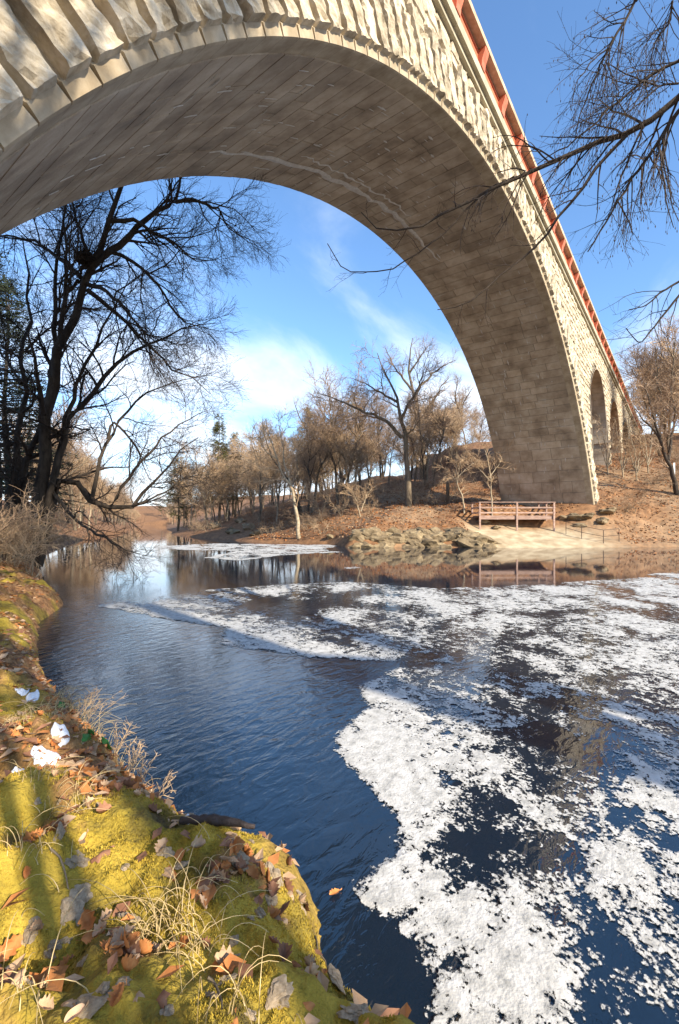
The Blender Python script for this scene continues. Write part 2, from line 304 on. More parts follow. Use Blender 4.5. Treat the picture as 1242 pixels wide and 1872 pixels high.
# ------------------------------------------------------------------ the bridge
U = 5.67; XC = 3.412*U; RC = 3.708*U; ZC = HCAM-1.363*U; ZREF = HCAM+2.3*U; KB = .048; ZT = 16.65
def yf(z): return U-KB*(ZREF-np.asarray(z, float))
def yr(z): return 1.985*U+KB*(ZREF-np.asarray(z, float))
SIDE = [(44.6, 5.3), (56.9, 5.3), (69.2, 5.3), (81.5, 5.3)]; ZIMP = 9.2
bridge = obj('stone_arch_bridge', None, label='long granite aqueduct bridge whose wide round arch spans the river', cat='bridge', loc=(XC, U, 0))
bridge.empty_display_size = .1
BO = np.array([XC, U, 0])
def bpart(name, me, parent=bridge, kind=None):
    o = obj(name, me, parent, kind=kind); return o
def bridge_core():
    xs = [-25.0, -3.2]
    th = np.radians(np.linspace(-82, 82, 165)); zs = []
    prof_pts = [(-25, -2.0), (XC+RC*math.sin(th[0]), -2.0)]
    prof_pts += [(XC+RC*math.sin(t), ZC+RC*math.cos(t)) for t in th]
    prof_pts += [(XC+RC*math.sin(th[-1]), -2.0)]
    for c, r in SIDE:
        prof_pts += [(c-r, 0.0)] + [(c-r*math.cos(u), ZIMP+r*math.sin(u)) for u in np.linspace(0, math.pi, 25)] + [(c+r, 0.0)]
    prof_pts += [(100, 0.0)]
    p = np.array(prof_pts); n = len(p); ofs = .035
    top = np.full(n, ZT)
    def ring(zc, yfun, s): return np.stack([p[:, 0], yfun(zc)+s*ofs, zc], 1)
    V = np.concatenate([ring(p[:, 1], yf, 1), ring(top, yf, 1), ring(p[:, 1], yr, -1), ring(top, yr, -1)])-BO
    i = np.arange(n-1)
    F = np.concatenate([np.stack([i, i+1, i+1+n, i+n], 1), np.stack([i+2*n, i+3*n, i+1+3*n, i+1+2*n], 1), np.stack([i, i+2*n, i+1+2*n, i+1], 1), np.stack([i+n, i+1+n, i+1+3*n, i+3*n], 1)])
    return bpart('masonry_core', mesh('masonry_core', V, F, False, (M_mortar,)))
core = bridge_core()
STEP = .57/RC
def rough_grid(nu, nv, seed):
    r = np.random.default_rng(seed); g = r.random((nu, nv)); g = (g+np.roll(g, 1, 0)+np.roll(g, 1, 1))/3
    return g
def voussoirs():
    ring = bpart('arch_ring', None)
    n = int(math.radians(78)/STEP); k = 0
    for q in range(-n, n):
        t0 = q*STEP; t1 = t0+STEP; L = 1.35 + (.42 if q % 2 else .05) + .12*rng.random()
        nu, nv = 11, 18
        u = np.array([0, .025, .13, .155, .30, .45, .60, .74, .87, .90, .985]); v = np.concatenate([[0, .015, .17, .20], np.linspace(.26, L-.08, nv-5), [L]])
        RG = rough_grid(nu, nv, q+500); P = np.full((nu, nv), -.035); big = .06*np.random.default_rng(q+900).random()
        rid = np.abs(fbm(u[3:9, None]*4.5+q*7, v[None, 3:-1]*3.2, 4, 60, .65)-.5)*2
        P[3:9, 3:-1] = .15 + big + .05*RG[3:9, 3:-1] - .16*rid
        P[1:3, 1:-1] = .02; P[9:10, 1:-1] = .02; P[1:10, 1] = .01; P[1:10, 2] = .05; P[10, 1:-1] = .0
        jr = np.random.default_rng(q+1300); uj = np.repeat(u[:, None], nv, 1); e1 = jr.normal(size=nv)*.018; uj[2] += e1*.5; uj[3] += e1; uj[4] += e1*.5; e2 = jr.normal(size=nv)*.018; uj[7] += e2*.5; uj[8] += e2; uj[9] += e2*.5
        T = t0+(t1-t0)*uj; Rr = RC-.004+v[None]+0*uj
        X = XC+Rr*np.sin(T); Z = ZC+Rr*np.cos(T)
        jit = np.zeros((nu, nv)); Y = yf(Z)-P
        if Z.max() > ZT-.02: Z = np.minimum(Z, ZT-.02)
        V = np.stack([X, Y, Z], -1).reshape(-1, 3)-BO
        F = grid_faces(nu, nv)
        fi = np.arange(len(F)); fu = fi//(nv-1); fv = fi % (nv-1)
        rough = (fu >= 2) & (fu <= 8) & (fv >= 2)
        # intrados return edge so that the stone has depth
        e = np.stack([X[:, 0], Y[:, 0]+.40, Z[:, 0]], -1)-BO; nV = len(V); V = np.concatenate([V, e])
        ii = np.arange(nu-1); F2 = np.stack([ii*nv, nV+ii, nV+ii+1, (ii+1)*nv], 1)[:, ::-1]
        FF = np.concatenate([F[:, ::-1], F2[:, ::-1]]); mi = np.concatenate([np.where(rough, 0, 1), np.ones(nu-1)])
        if Z.min() < -.5: continue
        o = bpart('voussoir', mesh('voussoir', V, FF, False, (M_rock, M_margin), mi), ring)
voussoirs()
def slab(c00, c10, c11, c01, nrm, t=.03, bev=.012):
    """a thin block with bevelled edges on a four-cornered bed; nrm points out of the wall"""
    c = np.array([c00, c10, c11, c01]); m = c.mean(0); d = m-c; d /= np.linalg.norm(d, axis=1)[:, None]
    V = np.concatenate([c-nrm*.02, c+nrm*(t-bev), c+d*bev*1.4+nrm*t])
    F = [[8, 9, 10, 11]] + [[i, (i+1) % 4, 4+(i+1) % 4, 4+i] for i in range(4)] + [[4+i, 4+(i+1) % 4, 8+(i+1) % 4, 8+i] for i in range(4)]
    return V, F
def soffit():
    part = bpart('soffit', None); items = []
    t = -math.radians(79); r = np.random.default_rng(5)
    while t < math.radians(79):
        st = STEP*(1.65 if t > math.radians(50) else 1.0); t1 = t+st; tm = (t+t1)/2
        z = ZC+RC*math.cos(tm); nrm = np.array([-math.sin(tm), 0, -math.cos(tm)])
        y = float(yf(z))+.41; ye = float(yr(z))-.005
        while y < ye-.05:
            w = r.uniform(.8, 1.9); y1 = y+w
            if ye-y1 < .6: y1 = ye
            g = .010/RC
            def c(tt, yy): return np.array([XC+(RC)*math.sin(tt), yy, ZC+(RC)*math.cos(tt)])-BO
            V, F = slab(c(t+g, y+.011), c(t+g, y1-.011), c(t1-g, y1-.011), c(t1-g, y+.011), nrm, r.uniform(.0, .008)+.018, .010)
            ctr = V.mean(0)+BO-CAM; a = ctr@FW
            size = (w*.57)/max(a, .5)**2 if (a > 1 and abs(ctr@RT/a) < .78) and z > 0 else -1
            items.append((size, V, F)); y = y1
        t = t1
    items.sort(key=lambda i: -i[0])
    for s, V, F in items[:300]: bpart('soffit_stone', mesh('soffit_stone', V, np.array(F), False, (M_soffit,)), part)
    mb = MB()
    for s, V, F in items[300:]: mb.add(V, F)
    bpart('soffit_masonry', mb.me('soffit_masonry', M_soffit), part, 'stuff')
    # pale lime streaks that seep from the joints and hang as thin crusts
    mb = MB()
    for k in range(320):
        tm = math.radians(r.choice([r.uniform(-48, 6), r.uniform(12, 62)])); 
        z = ZC+RC*math.cos(tm); y = r.uniform(float(yf(z))+.8, float(yr(z))-.2); nrm = np.array([-math.sin(tm), 0, -math.cos(tm)])
        tan = np.array([math.cos(tm), 0, -math.sin(tm)]); ax = np.array([0, 1., 0])
        ln = r.uniform(.08, .5); wd = r.uniform(.008, .04)
        if r.random() < .3: ln, wd = wd, ln*.8
        c = np.array([XC+RC*math.sin(tm), y, ZC+RC*math.cos(tm)])-BO+nrm*.029
        m = 7; s = np.linspace(-1, 1, m); wv = wd*(1-.85*np.abs(s)**1.5)*r.uniform(.6, 1.2, m)
        top = np.stack([c+tan*ln*.5*a+ax*w for a, w in zip(s, wv)]); bot = np.stack([c+tan*ln*.5*a-ax*w for a, w in zip(s, wv)]); mid = (top+bot)/2+nrm*.012
        V = np.concatenate([top, mid, bot]); F = [[i, i+1, m+i+1, m+i] for i in range(m-1)]+[[m+i, m+i+1, 2*m+i+1, 2*m+i] for i in range(m-1)]
        mb.add(V, F)
    # the long raised lime crust near the far edge of the vault
    for yb, t0, t1, wd in ((9.9, -34, 6, .13), (9.5, -24, -4, .05)):
        m = 40; tt = np.radians(np.linspace(t0, t1, m)); yy = yb+.10*np.sin(np.linspace(0, 5, m))+.05*r.normal(size=m)
        base = np.stack([XC+RC*np.sin(tt), yy, ZC+RC*np.cos(tt)], 1)-BO; nn = np.stack([-np.sin(tt), 0*tt, -np.cos(tt)], 1)
        w = wd*np.sin(np.linspace(.1, 3.1, m))**.5*(.7+.6*r.random(m)); ax = np.array([0, 1., 0])
        V = np.concatenate([base+nn*.020+ax*w[:, None], base+nn*.042, base+nn*.020-ax*w[:, None]])
        mb.add(V, [[i, i+1, m+i+1, m+i] for i in range(m-1)]+[[m+i, m+i+1, 2*m+i+1, 2*m+i] for i in range(m-1)])
    bpart('lime_crust', mb.me('lime_crust', M_stain), part, 'stuff')
soffit()
def rock_block(x0, x1, z0, z1, r, rough=.07):
    nu = max(3, int((x1-x0)/.22)+2); nv = 4
    u = np.concatenate([[0], np.linspace(.07, .93, nu-2), [1]]); v = np.array([0, .13, .87, 1.])
    X = (x0+(x1-x0)*u)[:, None]+0*v; Z = z0+(z1-z0)*v[None]+0*X
    P = np.zeros((nu, nv)); P[1:-1, 1:-1] = .02+rough*r.random((nu-2, 2))
    Y = yf(Z)-P+.01
    Y[0] += .03; Y[-1] += .03; Y[:, 0] += .03; Y[:, -1] += .03
    return np.stack([X, Y, Z], -1).reshape(-1, 3)-BO, grid_faces(nu, nv)[:, ::-1]
def spandrel():
    part = bpart('spandrel_wall', None); r = np.random.default_rng(9); items = []
    z = 0.2
    while z < ZT-.2:
        h = r.uniform(.34, .52); z1 = min(z+h, ZT)
        if ZT-z1 < .2: z1 = ZT
        x = -24+r.random()
        while x < 99:
            w = r.uniform(.45, 1.25); x1 = x+w
            cx, cz = np.meshgrid([x, (x+x1)/2, x1], [z, z1]); ok = (np.hypot(cx-XC, cz-ZC) > RC+1.42).all()
            for c, rr in SIDE:
                ok &= ((np.hypot(cx-c, cz-ZIMP) > rr+.02) & ~((np.abs(cx-c) < rr+.02) & (cz < ZIMP))).all()
            if ok:
                V, F = rock_block(x+.008, x1-.008, z+.008, z1-.008, r)
                ctr = V.mean(0)+BO-CAM; a = ctr@FW; vis = a > 1 and abs(ctr@RT/a) < .76 and ctr[2]/a < 1.16
                items.append(((w*h)*abs(ctr[1])/max(1, np.linalg.norm(ctr))**3 if vis else -1, V, F))
            x = x1
        z = z1
    items.sort(key=lambda i: -i[0])
    for s, V, F in items[:300]: bpart('ashlar_stone', mesh('ashlar_stone', V, F, False, (M_rock,)), part)
    mb = MB()
    for s, V, F in items[300:]: mb.add(V, F)
    bpart('ashlar_masonry', mb.me('ashlar_masonry', M_rock), part, 'stuff')
    # side arch linings: flat blocks
    mb = MB()
    for c, rr in SIDE:
        for u0 in np.arange(-8, 24):
            if u0 < 0: continue
            A0 = math.pi*u0/24; A1 = math.pi*(u0+1)/24; y = float(yf(12))
            while y < 11.3:
                y1 = min(y+r.uniform(.8, 1.6), 11.45); m = (A0+A1)/2; n = np.array([math.cos(m), 0, -math.sin(m)])
                P = lambda t, yy: np.array([c-rr*math.cos(t), yy, ZIMP+rr*math.sin(t)])-BO
                V, F = slab(P(A0+.002, y+.01), P(A1-.002, y+.01), P(A1-.002, y1-.01), P(A0+.002, y1-.01), n, .03, .01); mb.add(V, F); y = y1
        for sgn in (-1, 1):
            z = 1.5
            while z < ZIMP-.1:
                z1 = min(z+.6, ZIMP); y = float(yf(z))+.02
                while y < float(yr(z))-.3:
                    y1 = min(y+r.uniform(.9, 1.7), float(yr(z))-.02); n = np.array([-sgn, 0, 0.])
                    P = lambda yy, zz: np.array([c+sgn*rr, yy, zz])-BO
                    V, F = slab(P(y+.01, z+.01), P(y1-.01, z+.01), P(y1-.01, z1-.01), P(y+.01, z1-.01), n, .03, .01); mb.add(V, F); y = y1
                z = z1
            mb.box(np.array([c+sgn*(rr-.06), (5.2+11.7)/2, ZIMP])-BO, (.10, 0, 0), (0, 3.35, 0), (0, 0, .12))
    bpart('side_arch_lining', mb.me('side_arch_lining', M_soffit), part, 'stuff')
spandrel()
def parapet():
    yt = float(yf(ZT))
    for sgn, y_, nm in ((-1, yt, 'front'), (1, float(yr(ZT)), 'rear')):
        cor = bpart('cornice', None); par = bpart('parapet', None)
        xs = np.arange(-24, 99, 2.2)
        for x in xs:
            for part, (o0, o1), (z0, z1), M, nm2 in ((cor, (-.25, .17), (ZT+.003, ZT+.17), M_cornice, 'bed_moulding'), (cor, (-.25, .31), (ZT+.173, ZT+.50), M_cornice, 'cornice_stone'),
                    (par, (.10, .21), (ZT+.505, ZT+1.12), M_red, 'iron_panel'), (par, (-.05, .50), (ZT+1.123, ZT+1.32), M_coping, 'coping_stone')):
                mb = MB(); ym = y_+sgn*(o0+o1)/2
                mb.box(np.array([x+1.1, ym, (z0+z1)/2])-BO, (1.1-.006, 0, 0), (0, (o1-o0)/2, 0), (0, 0, (z1-z0)/2))
                if nm2 == 'iron_panel' and sgn < 0:
                    for zz in (z0+.06, z1-.08): mb.box(np.array([x+1.1, y_+sgn*.225, zz])-BO, (.98, 0, 0), (0, .018, 0), (0, 0, .045))
                bpart(nm2, mb.me(nm2, M), part)
            # console post under the coping
            y0 = y_+sgn*.212; w = .17
            pr = np.array([(0, ZT+.51), (.13, ZT+.51), (.15, ZT+.74), (.25, ZT+1.0), (.27, ZT+1.118), (0, ZT+1.118)])
            V = np.concatenate([np.stack([np.full(6, x+s*w), y0+sgn*pr[:, 0], pr[:, 1]], 1) for s in (-1, 1)])-BO
            F4 = np.array([[i, (i+1) % 6, 6+(i+1) % 6, 6+i] for i in range(6)]); F6 = np.array([[0, 1, 2, 3, 4, 5], [11, 10, 9, 8, 7, 6]])
            bpart('console_post', mesh('console_post', V, [F4, F6], False, (M_red,)), par)
    mb = MB(); mb.box(np.array([37, 8.4, ZT+.3])-BO, (61, 0, 0), (0, 2.6, 0), (0, 0, .12)); bpart('deck', mb.me('deck', M_cornice))
parapet()

# ------------------------------------------------------------------ bare trees
def tubes(P, Rr, sides):
    """P (N,K,3) polylines, Rr (N,K) radii -> verts, quads"""
    N, Kk, _ = P.shape
    T = np.gradient(P, axis=1); T /= np.linalg.norm(T, axis=2)[..., None]+1e-9
    ref = np.where(np.abs(T[..., 2:3]) < .9, np.array([0, 0, 1.]), np.array([1., 0, 0]))
    A = np.cross(T, ref); A /= np.linalg.norm(A, axis=2)[..., None]+1e-9; B = np.cross(T, A)
    an = np.arange(sides)*2*math.pi/sides
    ring = P[:, :, None]+Rr[:, :, None, None]*(A[:, :, None]*np.cos(an)[None, None, :, None]+B[:, :, None]*np.sin(an)[None, None, :, None])
    idx = np.arange(N*Kk*sides).reshape(N, Kk, sides)
    a = idx[:, :-1]; b = idx[:, 1:]
    F = np.stack([a, np.roll(a, -1, 2), np.roll(b, -1, 2), b], -1).reshape(-1, 4)
    return ring.reshape(-1, 3), F
def join(parts):
    V = []; F = []; n = 0
    for v, f in parts: V.append(v); F.append(f+n); n += len(v)
    return np.concatenate(V), np.concatenate(F)
def resample(pts, k):
    pts = np.asarray(pts, float); s = np.concatenate([[0], np.cumsum(np.linalg.norm(np.diff(pts, axis=0), axis=1))]); t = np.linspace(0, s[-1], k)
    return np.stack([np.interp(t, s, pts[:, i]) for i in range(3)], 1)
def spawn(r, P, Rr, kids, tmin, tmax, length, ang, k2, wander, up, rfac, rmin, droop=0.0, flat=None):
    N, Kk, _ = P.shape; n = N*kids
    par = np.repeat(np.arange(N), kids); t = tmin+(tmax-tmin)*((np.tile(np.arange(kids), N)+r.random(n))/kids)
    f = t*(Kk-1); i = np.minimum(f.astype(int), Kk-2); fr = (f-i)[:, None]
    s = P[par, i]*(1-fr)+P[par, i+1]*fr; rad = Rr[par, i]*(1-fr[:, 0])+Rr[par, i+1]*fr[:, 0]
    T = P[par, i+1]-P[par, i]; T /= np.linalg.norm(T, axis=1)[:, None]+1e-9
    q = r.normal(size=(n, 3)); q -= (q*T).sum(1)[:, None]*T; q /= np.linalg.norm(q, axis=1)[:, None]+1e-9
    al = np.radians(ang)*(.65+.7*r.random(n))[:, None]
    D = T*np.cos(al)+q*np.sin(al); D[:, 2] += up; D /= np.linalg.norm(D, axis=1)[:, None]
    L = length*(1.15-.65*t)*(.55+.75*r.random(n)); step = L/(k2-1)
    out = np.zeros((n, k2, 3)); out[:, 0] = s; d = D
    for j in range(1, k2):
        d = d+r.normal(size=(n, 3))*wander; d[:, 2] += up*.15-droop; d /= np.linalg.norm(d, axis=1)[:, None]
        out[:, j] = out[:, j-1]+d*step[:, None]
    r0 = np.maximum(np.minimum(rad*rfac, L*.03+rmin), rmin); rr = r0[:, None]*np.linspace(1, .25, k2)[None]
    return out, np.maximum(rr, rmin*.6)
def limbs_to_arrays(limbs, k=14):
    return np.stack([resample(p, k) for p, _, _ in limbs]), np.stack([np.linspace(r0, r1, k) for _, r0, r1 in limbs])
def make_tree(name, limbs, base, r, twig_len=1.0, kids=(5, 6, 6), rmin=.004, mats=None, label=None, group=None, cat='tree', up=.12, droop=0.0, lens=None, ang=48, sides0=8, tmin=.25, link=True, wander=.18, jit=.02):
    """limbs: list of (points, r0, r1) in world space. Children: trunk (limbs), crown (branches and twigs)."""
    base = np.asarray(base, float)
    P, Rr = limbs_to_arrays(limbs); P = P-base
    kk = np.linspace(0, 1, P.shape[1])[None, :, None]
    P = P + r.normal(size=P.shape)*jit*np.linalg.norm(P[:, -1]-P[:, 0], axis=1)[:, None, None]*kk*(1-kk)*1.6
    V0 = tubes(P, Rr, sides0)
    lv = [(P, Rr)]; parts = []; L = lens or (2.0*twig_len, 1.0*twig_len, .5*twig_len)
    tms = (tmin, .15, .1); rm = (rmin*2.2, rmin*1.4, rmin)
    cur = (P, Rr)
    for i, kd in enumerate(kids):
        if kd == 0: continue
        cur = spawn(r, cur[0], cur[1], kd, tms[i], .98, L[i], ang-4*i, (9, 6, 4)[i], wander, up*(1 if i < 2 else .5), (.55, .6, .6)[i], rm[i], droop*(i+1)/3)
        parts.append(tubes(cur[0], cur[1], (5, 3, 3)[i]))
    root = obj(name, None, label=label, cat=cat, group=group, loc=base); root.empty_display_size = .1
    obj('trunk', mesh('trunk', *V0, True, (mats[0],)), root)
    if parts: obj('crown', mesh('crown', *join(parts), False, (mats[1],)), root)
    return root
def pxl(pts, a, da=0.0, r0=.1, r1=.02):
    n = len(pts); return ([PX(x, y, a+da*i/max(1, n-1)) for i, (x, y) in enumerate(pts)], r0, r1)

def big_left_tree():
    r = np.random.default_rng(21); A = 15.0
    s = A/FPX
    g = lambda pts, da, w0, w1: pxl(pts, A, da, w0*s/2, w1*s*.22)
    limbs = [
        g([(58, 1040), (66, 980), (72, 927), (82, 824), (93, 741), (111, 659), (128, 597), (152, 536), (165, 490), (173, 453), (189, 412), (206, 367), (218, 342), (240, 270), (250, 200)], 0, 27, 9),
        g([(165, 490), (181, 474), (218, 445), (251, 412), (288, 388), (321, 369), (329, 330), (338, 280)], 1.0, 15, 5),
        g([(321, 369), (350, 363), (403, 383), (416, 416), (448, 437)], .5, 7, 2),
        g([(173, 486), (202, 458), (230, 470), (284, 511), (304, 544), (325, 577), (346, 593), (380, 600)], 1.2, 9, 3),
        g([(195, 404), (247, 402), (288, 429), (325, 449), (358, 478), (391, 474)], .8, 9, 2.5),
        g([(160, 530), (197, 560), (230, 585), (263, 622), (296, 655), (317, 680), (350, 688), (385, 720)], 1.4, 9, 2.5),
        g([(160, 520), (190, 528), (225, 560), (262, 605), (300, 640)], -1, 8, 2.5),
        g([(148, 507), (123, 482), (99, 466), (62, 441), (16, 429), (-40, 440)], 1.2, 9, 4),
        g([(88, 733), (95, 690), (97, 659), (99, 577), (101, 495), (108, 430), (119, 379), (124, 320)], .8, 12, 4),
        g([(108, 640), (111, 585), (119, 527), (123, 453), (119, 379), (110, 330)], -.8, 10, 4),
        g([(160, 462), (144, 412), (132, 371), (120, 330)], .4, 7, 3),
        g([(100, 870), (119, 783), (156, 733), (197, 684), (255, 635), (330, 600), (400, 590)], 1.2, 14, 2.5),
        g([(82, 947), (111, 816), (136, 700), (165, 647), (193, 585), (214, 552), (240, 500)], -1.0, 13, 2.5),
        g([(115, 540), (140, 520), (155, 480), (170, 440)], .6, 7, 3)]
    make_tree('bare_tree', limbs, PX(58, 1040, A), r, 1.0, (13, 10, 7), .0042, (M_bark_d, M_twig_d), 'tall dark bare tree leaning over the water, a leaf nest in its fork', up=.02, lens=(2.6, 1.2, .55), ang=46, wander=.16)
    limbs = [
        g([(70, 1035), (92, 950), (105, 890), (111, 872), (136, 886), (165, 910), (197, 927), (230, 935), (255, 927), (263, 906), (256, 897), (296, 869), (329, 824), (362, 800)], .9, 17, 3),
        g([(169, 908), (181, 840), (197, 803), (230, 750), (263, 725), (313, 700), (360, 690)], 1.0, 8, 2.5),
        g([(202, 927), (230, 881), (280, 820), (329, 774), (380, 750)], .8, 7, 2.5),
        g([(197, 803), (205, 770), (240, 800), (262, 850), (275, 880)], .2, 6, 2),
        g([(95, 898), (140, 955), (189, 984), (230, 1005), (255, 1013)], -2.0, 7, 2),
        g([(255, 922), (300, 900), (345, 870), (400, 865)], .6, 4, 1.5)]
    make_tree('bare_tree', limbs, PX(70, 1035, A), r, 1.0, (12, 9, 6), .004, (M_bark_d, M_twig_d), 'low bare tree whose crooked limb dips towards the water', up=.03, lens=(2.0, 1.0, .5), ang=46)
    limbs = [g([(22, 1040), (28, 960), (41, 865), (66, 803), (86, 733), (100, 690)], 1.0, 19, 12), g([(20, 1010), (24, 850), (38, 760), (47, 680), (50, 590), (52, 500), (40, 430)], 2.5, 15, 5),
             g([(47, 640), (90, 600), (130, 570)], 1, 5, 2), g([(40, 700), (0, 640), (-30, 620)], 1, 6, 2)]
    make_tree('bare_tree', limbs, PX(22, 1040, A), r, 1.0, (12, 9, 6), .0045, (M_bark_d, M_twig_d), 'thick dark double trunk standing beside the leaning tree on the left bank', up=.04, lens=(2.4, 1.1, .5))
    # leaf nest in the fork
    n = 420; d = r.normal(size=(n, 3)); d /= np.linalg.norm(d, axis=1)[:, None]; c = d*np.array([.30, .30, .22])*r.random(n)[:, None]**.4
    D = r.normal(size=(n, 3)); D /= np.linalg.norm(D, axis=1)[:, None]
    P = np.stack([c-D*.12, c+r.normal(size=(n, 3))*.02, c+D*.12], 1); p0 = PX(156, 472, A-.05)
    obj('leaf_nest', mesh('leaf_nest', *tubes(P, np.full((n, 3), .016), 3), False, (M_twig_d,)), label='dark ball of twigs and leaves wedged in a high fork', cat='nest', loc=p0)
big_left_tree()

def overhang_tree():
    r = np.random.default_rng(33); A = 6.4; s = A/FPX
    g = lambda pts, a0, a1, w0, w1: ([PX(x, y, a0+(a1-a0)*i/(len(pts)-1)) for i, (x, y) in enumerate(pts)], w0*s/2, w1*s/2)
    gb = AB(-1.0, 5.6, h1(-1.0, 5.6)-.1)
    fork = AB(2.2, 5.3, 5.2); fork2 = AB(2.6, 5.2, 7.0)
    limbs = [([gb, AB(-.4, 5.6, 2.0), AB(.8, 5.5, 3.6), fork, fork2, AB(3.2, 5.2, 9.5), AB(3.6, 5.0, 11.5)], .17, .05),
        ([fork, AB(3.8, 5.1, 6.3), PX(1242, 177, 6.0)], .06, .045),
        ([fork2, AB(4.4, 5.1, 7.4), PX(1242, 111, 6.0)], .045, .026),
        ([fork2, AB(4.6, 4.6, 9.0), PX(1162, 0, 6.2)], .05, .03),
        ([fork, AB(3.9, 5.0, 6.0), PX(1242, 202, 5.8)], .045, .03),
        ([fork, AB(4.0, 5.0, 4.8), PX(1250, 510, 6.2)], .04, .02)]
    main = [g([(1242, 177), (1205, 209), (1173, 234), (1148, 246), (1137, 244), (1096, 259), (1051, 279), (1005, 295), (960, 311), (918, 334), (874, 363), (823, 384), (776, 408), (725, 420), (688, 417), (661, 388)], 6.0, 7.2, 13, 2.2),
        g([(874, 363), (861, 374), (837, 401), (803, 435), (763, 462), (729, 484), (688, 496), (648, 500), (624, 489), (599, 445)], 6.85, 7.4, 4, 2),
        g([(1146, 247), (1119, 275), (1096, 302), (1083, 325), (1051, 363), (1024, 395), (999, 422), (969, 456), (938, 486), (905, 516), (878, 537), (857, 552), (830, 562), (800, 566)], 6.2, 6.9, 8, 2),
        g([(1242, 202), (1221, 229), (1201, 268), (1169, 307), (1148, 336), (1130, 368), (1101, 420), (1075, 460)], 5.8, 6.4, 8, 2.5),
        g([(1130, 368), (1139, 384), (1153, 409), (1158, 430)], 6.2, 6.3, 3, 1.8),
        g([(1162, 0), (1148, 30), (1128, 61), (1114, 86), (1096, 125), (1071, 182), (1058, 220), (1053, 245)], 6.2, 6.5, 6, 2),
        g([(1110, 90), (1087, 107), (1064, 134), (1051, 159), (1046, 193)], 6.3, 6.4, 3, 1.5), g([(1115, 85), (1114, 115), (1119, 145), (1130, 165)], 6.3, 6.2, 3, 1.5),
        g([(1242, 111), (1214, 123), (1187, 139), (1160, 161), (1133, 184), (1105, 207), (1074, 236), (1051, 257), (1017, 277), (983, 300)], 6.0, 6.6, 6, 2),
        g([(1242, 152), (1200, 156), (1165, 142), (1135, 128), (1110, 115)], 6.0, 6.3, 4, 1.5), g([(1230, 0), (1225, 40), (1200, 70), (1190, 110)], 5.8, 6.2, 4, 1.5),
        g([(1250, 510), (1215, 530), (1180, 560), (1150, 566)], 6.2, 6.4, 5, 1.6), g([(1250, 530), (1210, 580), (1170, 630), (1145, 600)], 6.2, 6.5, 5, 1.6)]
    main = [(p, w0*.85, w1*.85) for p, w0, w1 in main]
    root = make_tree('bare_tree', limbs+main, gb, r, 1.0, (0, 0, 0), .002, (M_bark_d, M_twig_m), 'bare tree on the near bank holding drooping branches out over the river')
    P, Rr = limbs_to_arrays(main); P = P-gb
    c1 = spawn(r, P, Rr, 8, .05, .97, .75, 50, 8, .14, .02, .5, .0032, .02)
    c1b = spawn(r, P[[0, 3, 5, 8, 9, 10]], Rr[[0, 3, 5, 8, 9, 10]], 17, .0, .55, 1.05, 46, 9, .12, .0, .5, .0032, .10)
    c2 = spawn(r, c1[0], c1[1], 4, .2, .95, .32, 45, 5, .15, 0, .6, .0024, .03)
    c2b = spawn(r, c1b[0], c1b[1], 8, .2, .97, .42, 40, 6, .13, -.1, .6, .0024, .16)
    parts = [tubes(*c1, 4), tubes(*c1b, 4), tubes(*c2, 3), tubes(*c2b, 3)]
    # catkins at the tips
    tips = c2b[0][:, -1]; m = len(tips); tip = np.stack([tips, tips+[0, 0, -.012], tips+[0, 0, -.034]], 1)
    parts.append(tubes(tip, np.tile([.003, .0065, .002], (m, 1)), 4))
    obj('crown', mesh('crown', *join(parts), False, (M_twig_d,)), root)
overhang_tree()

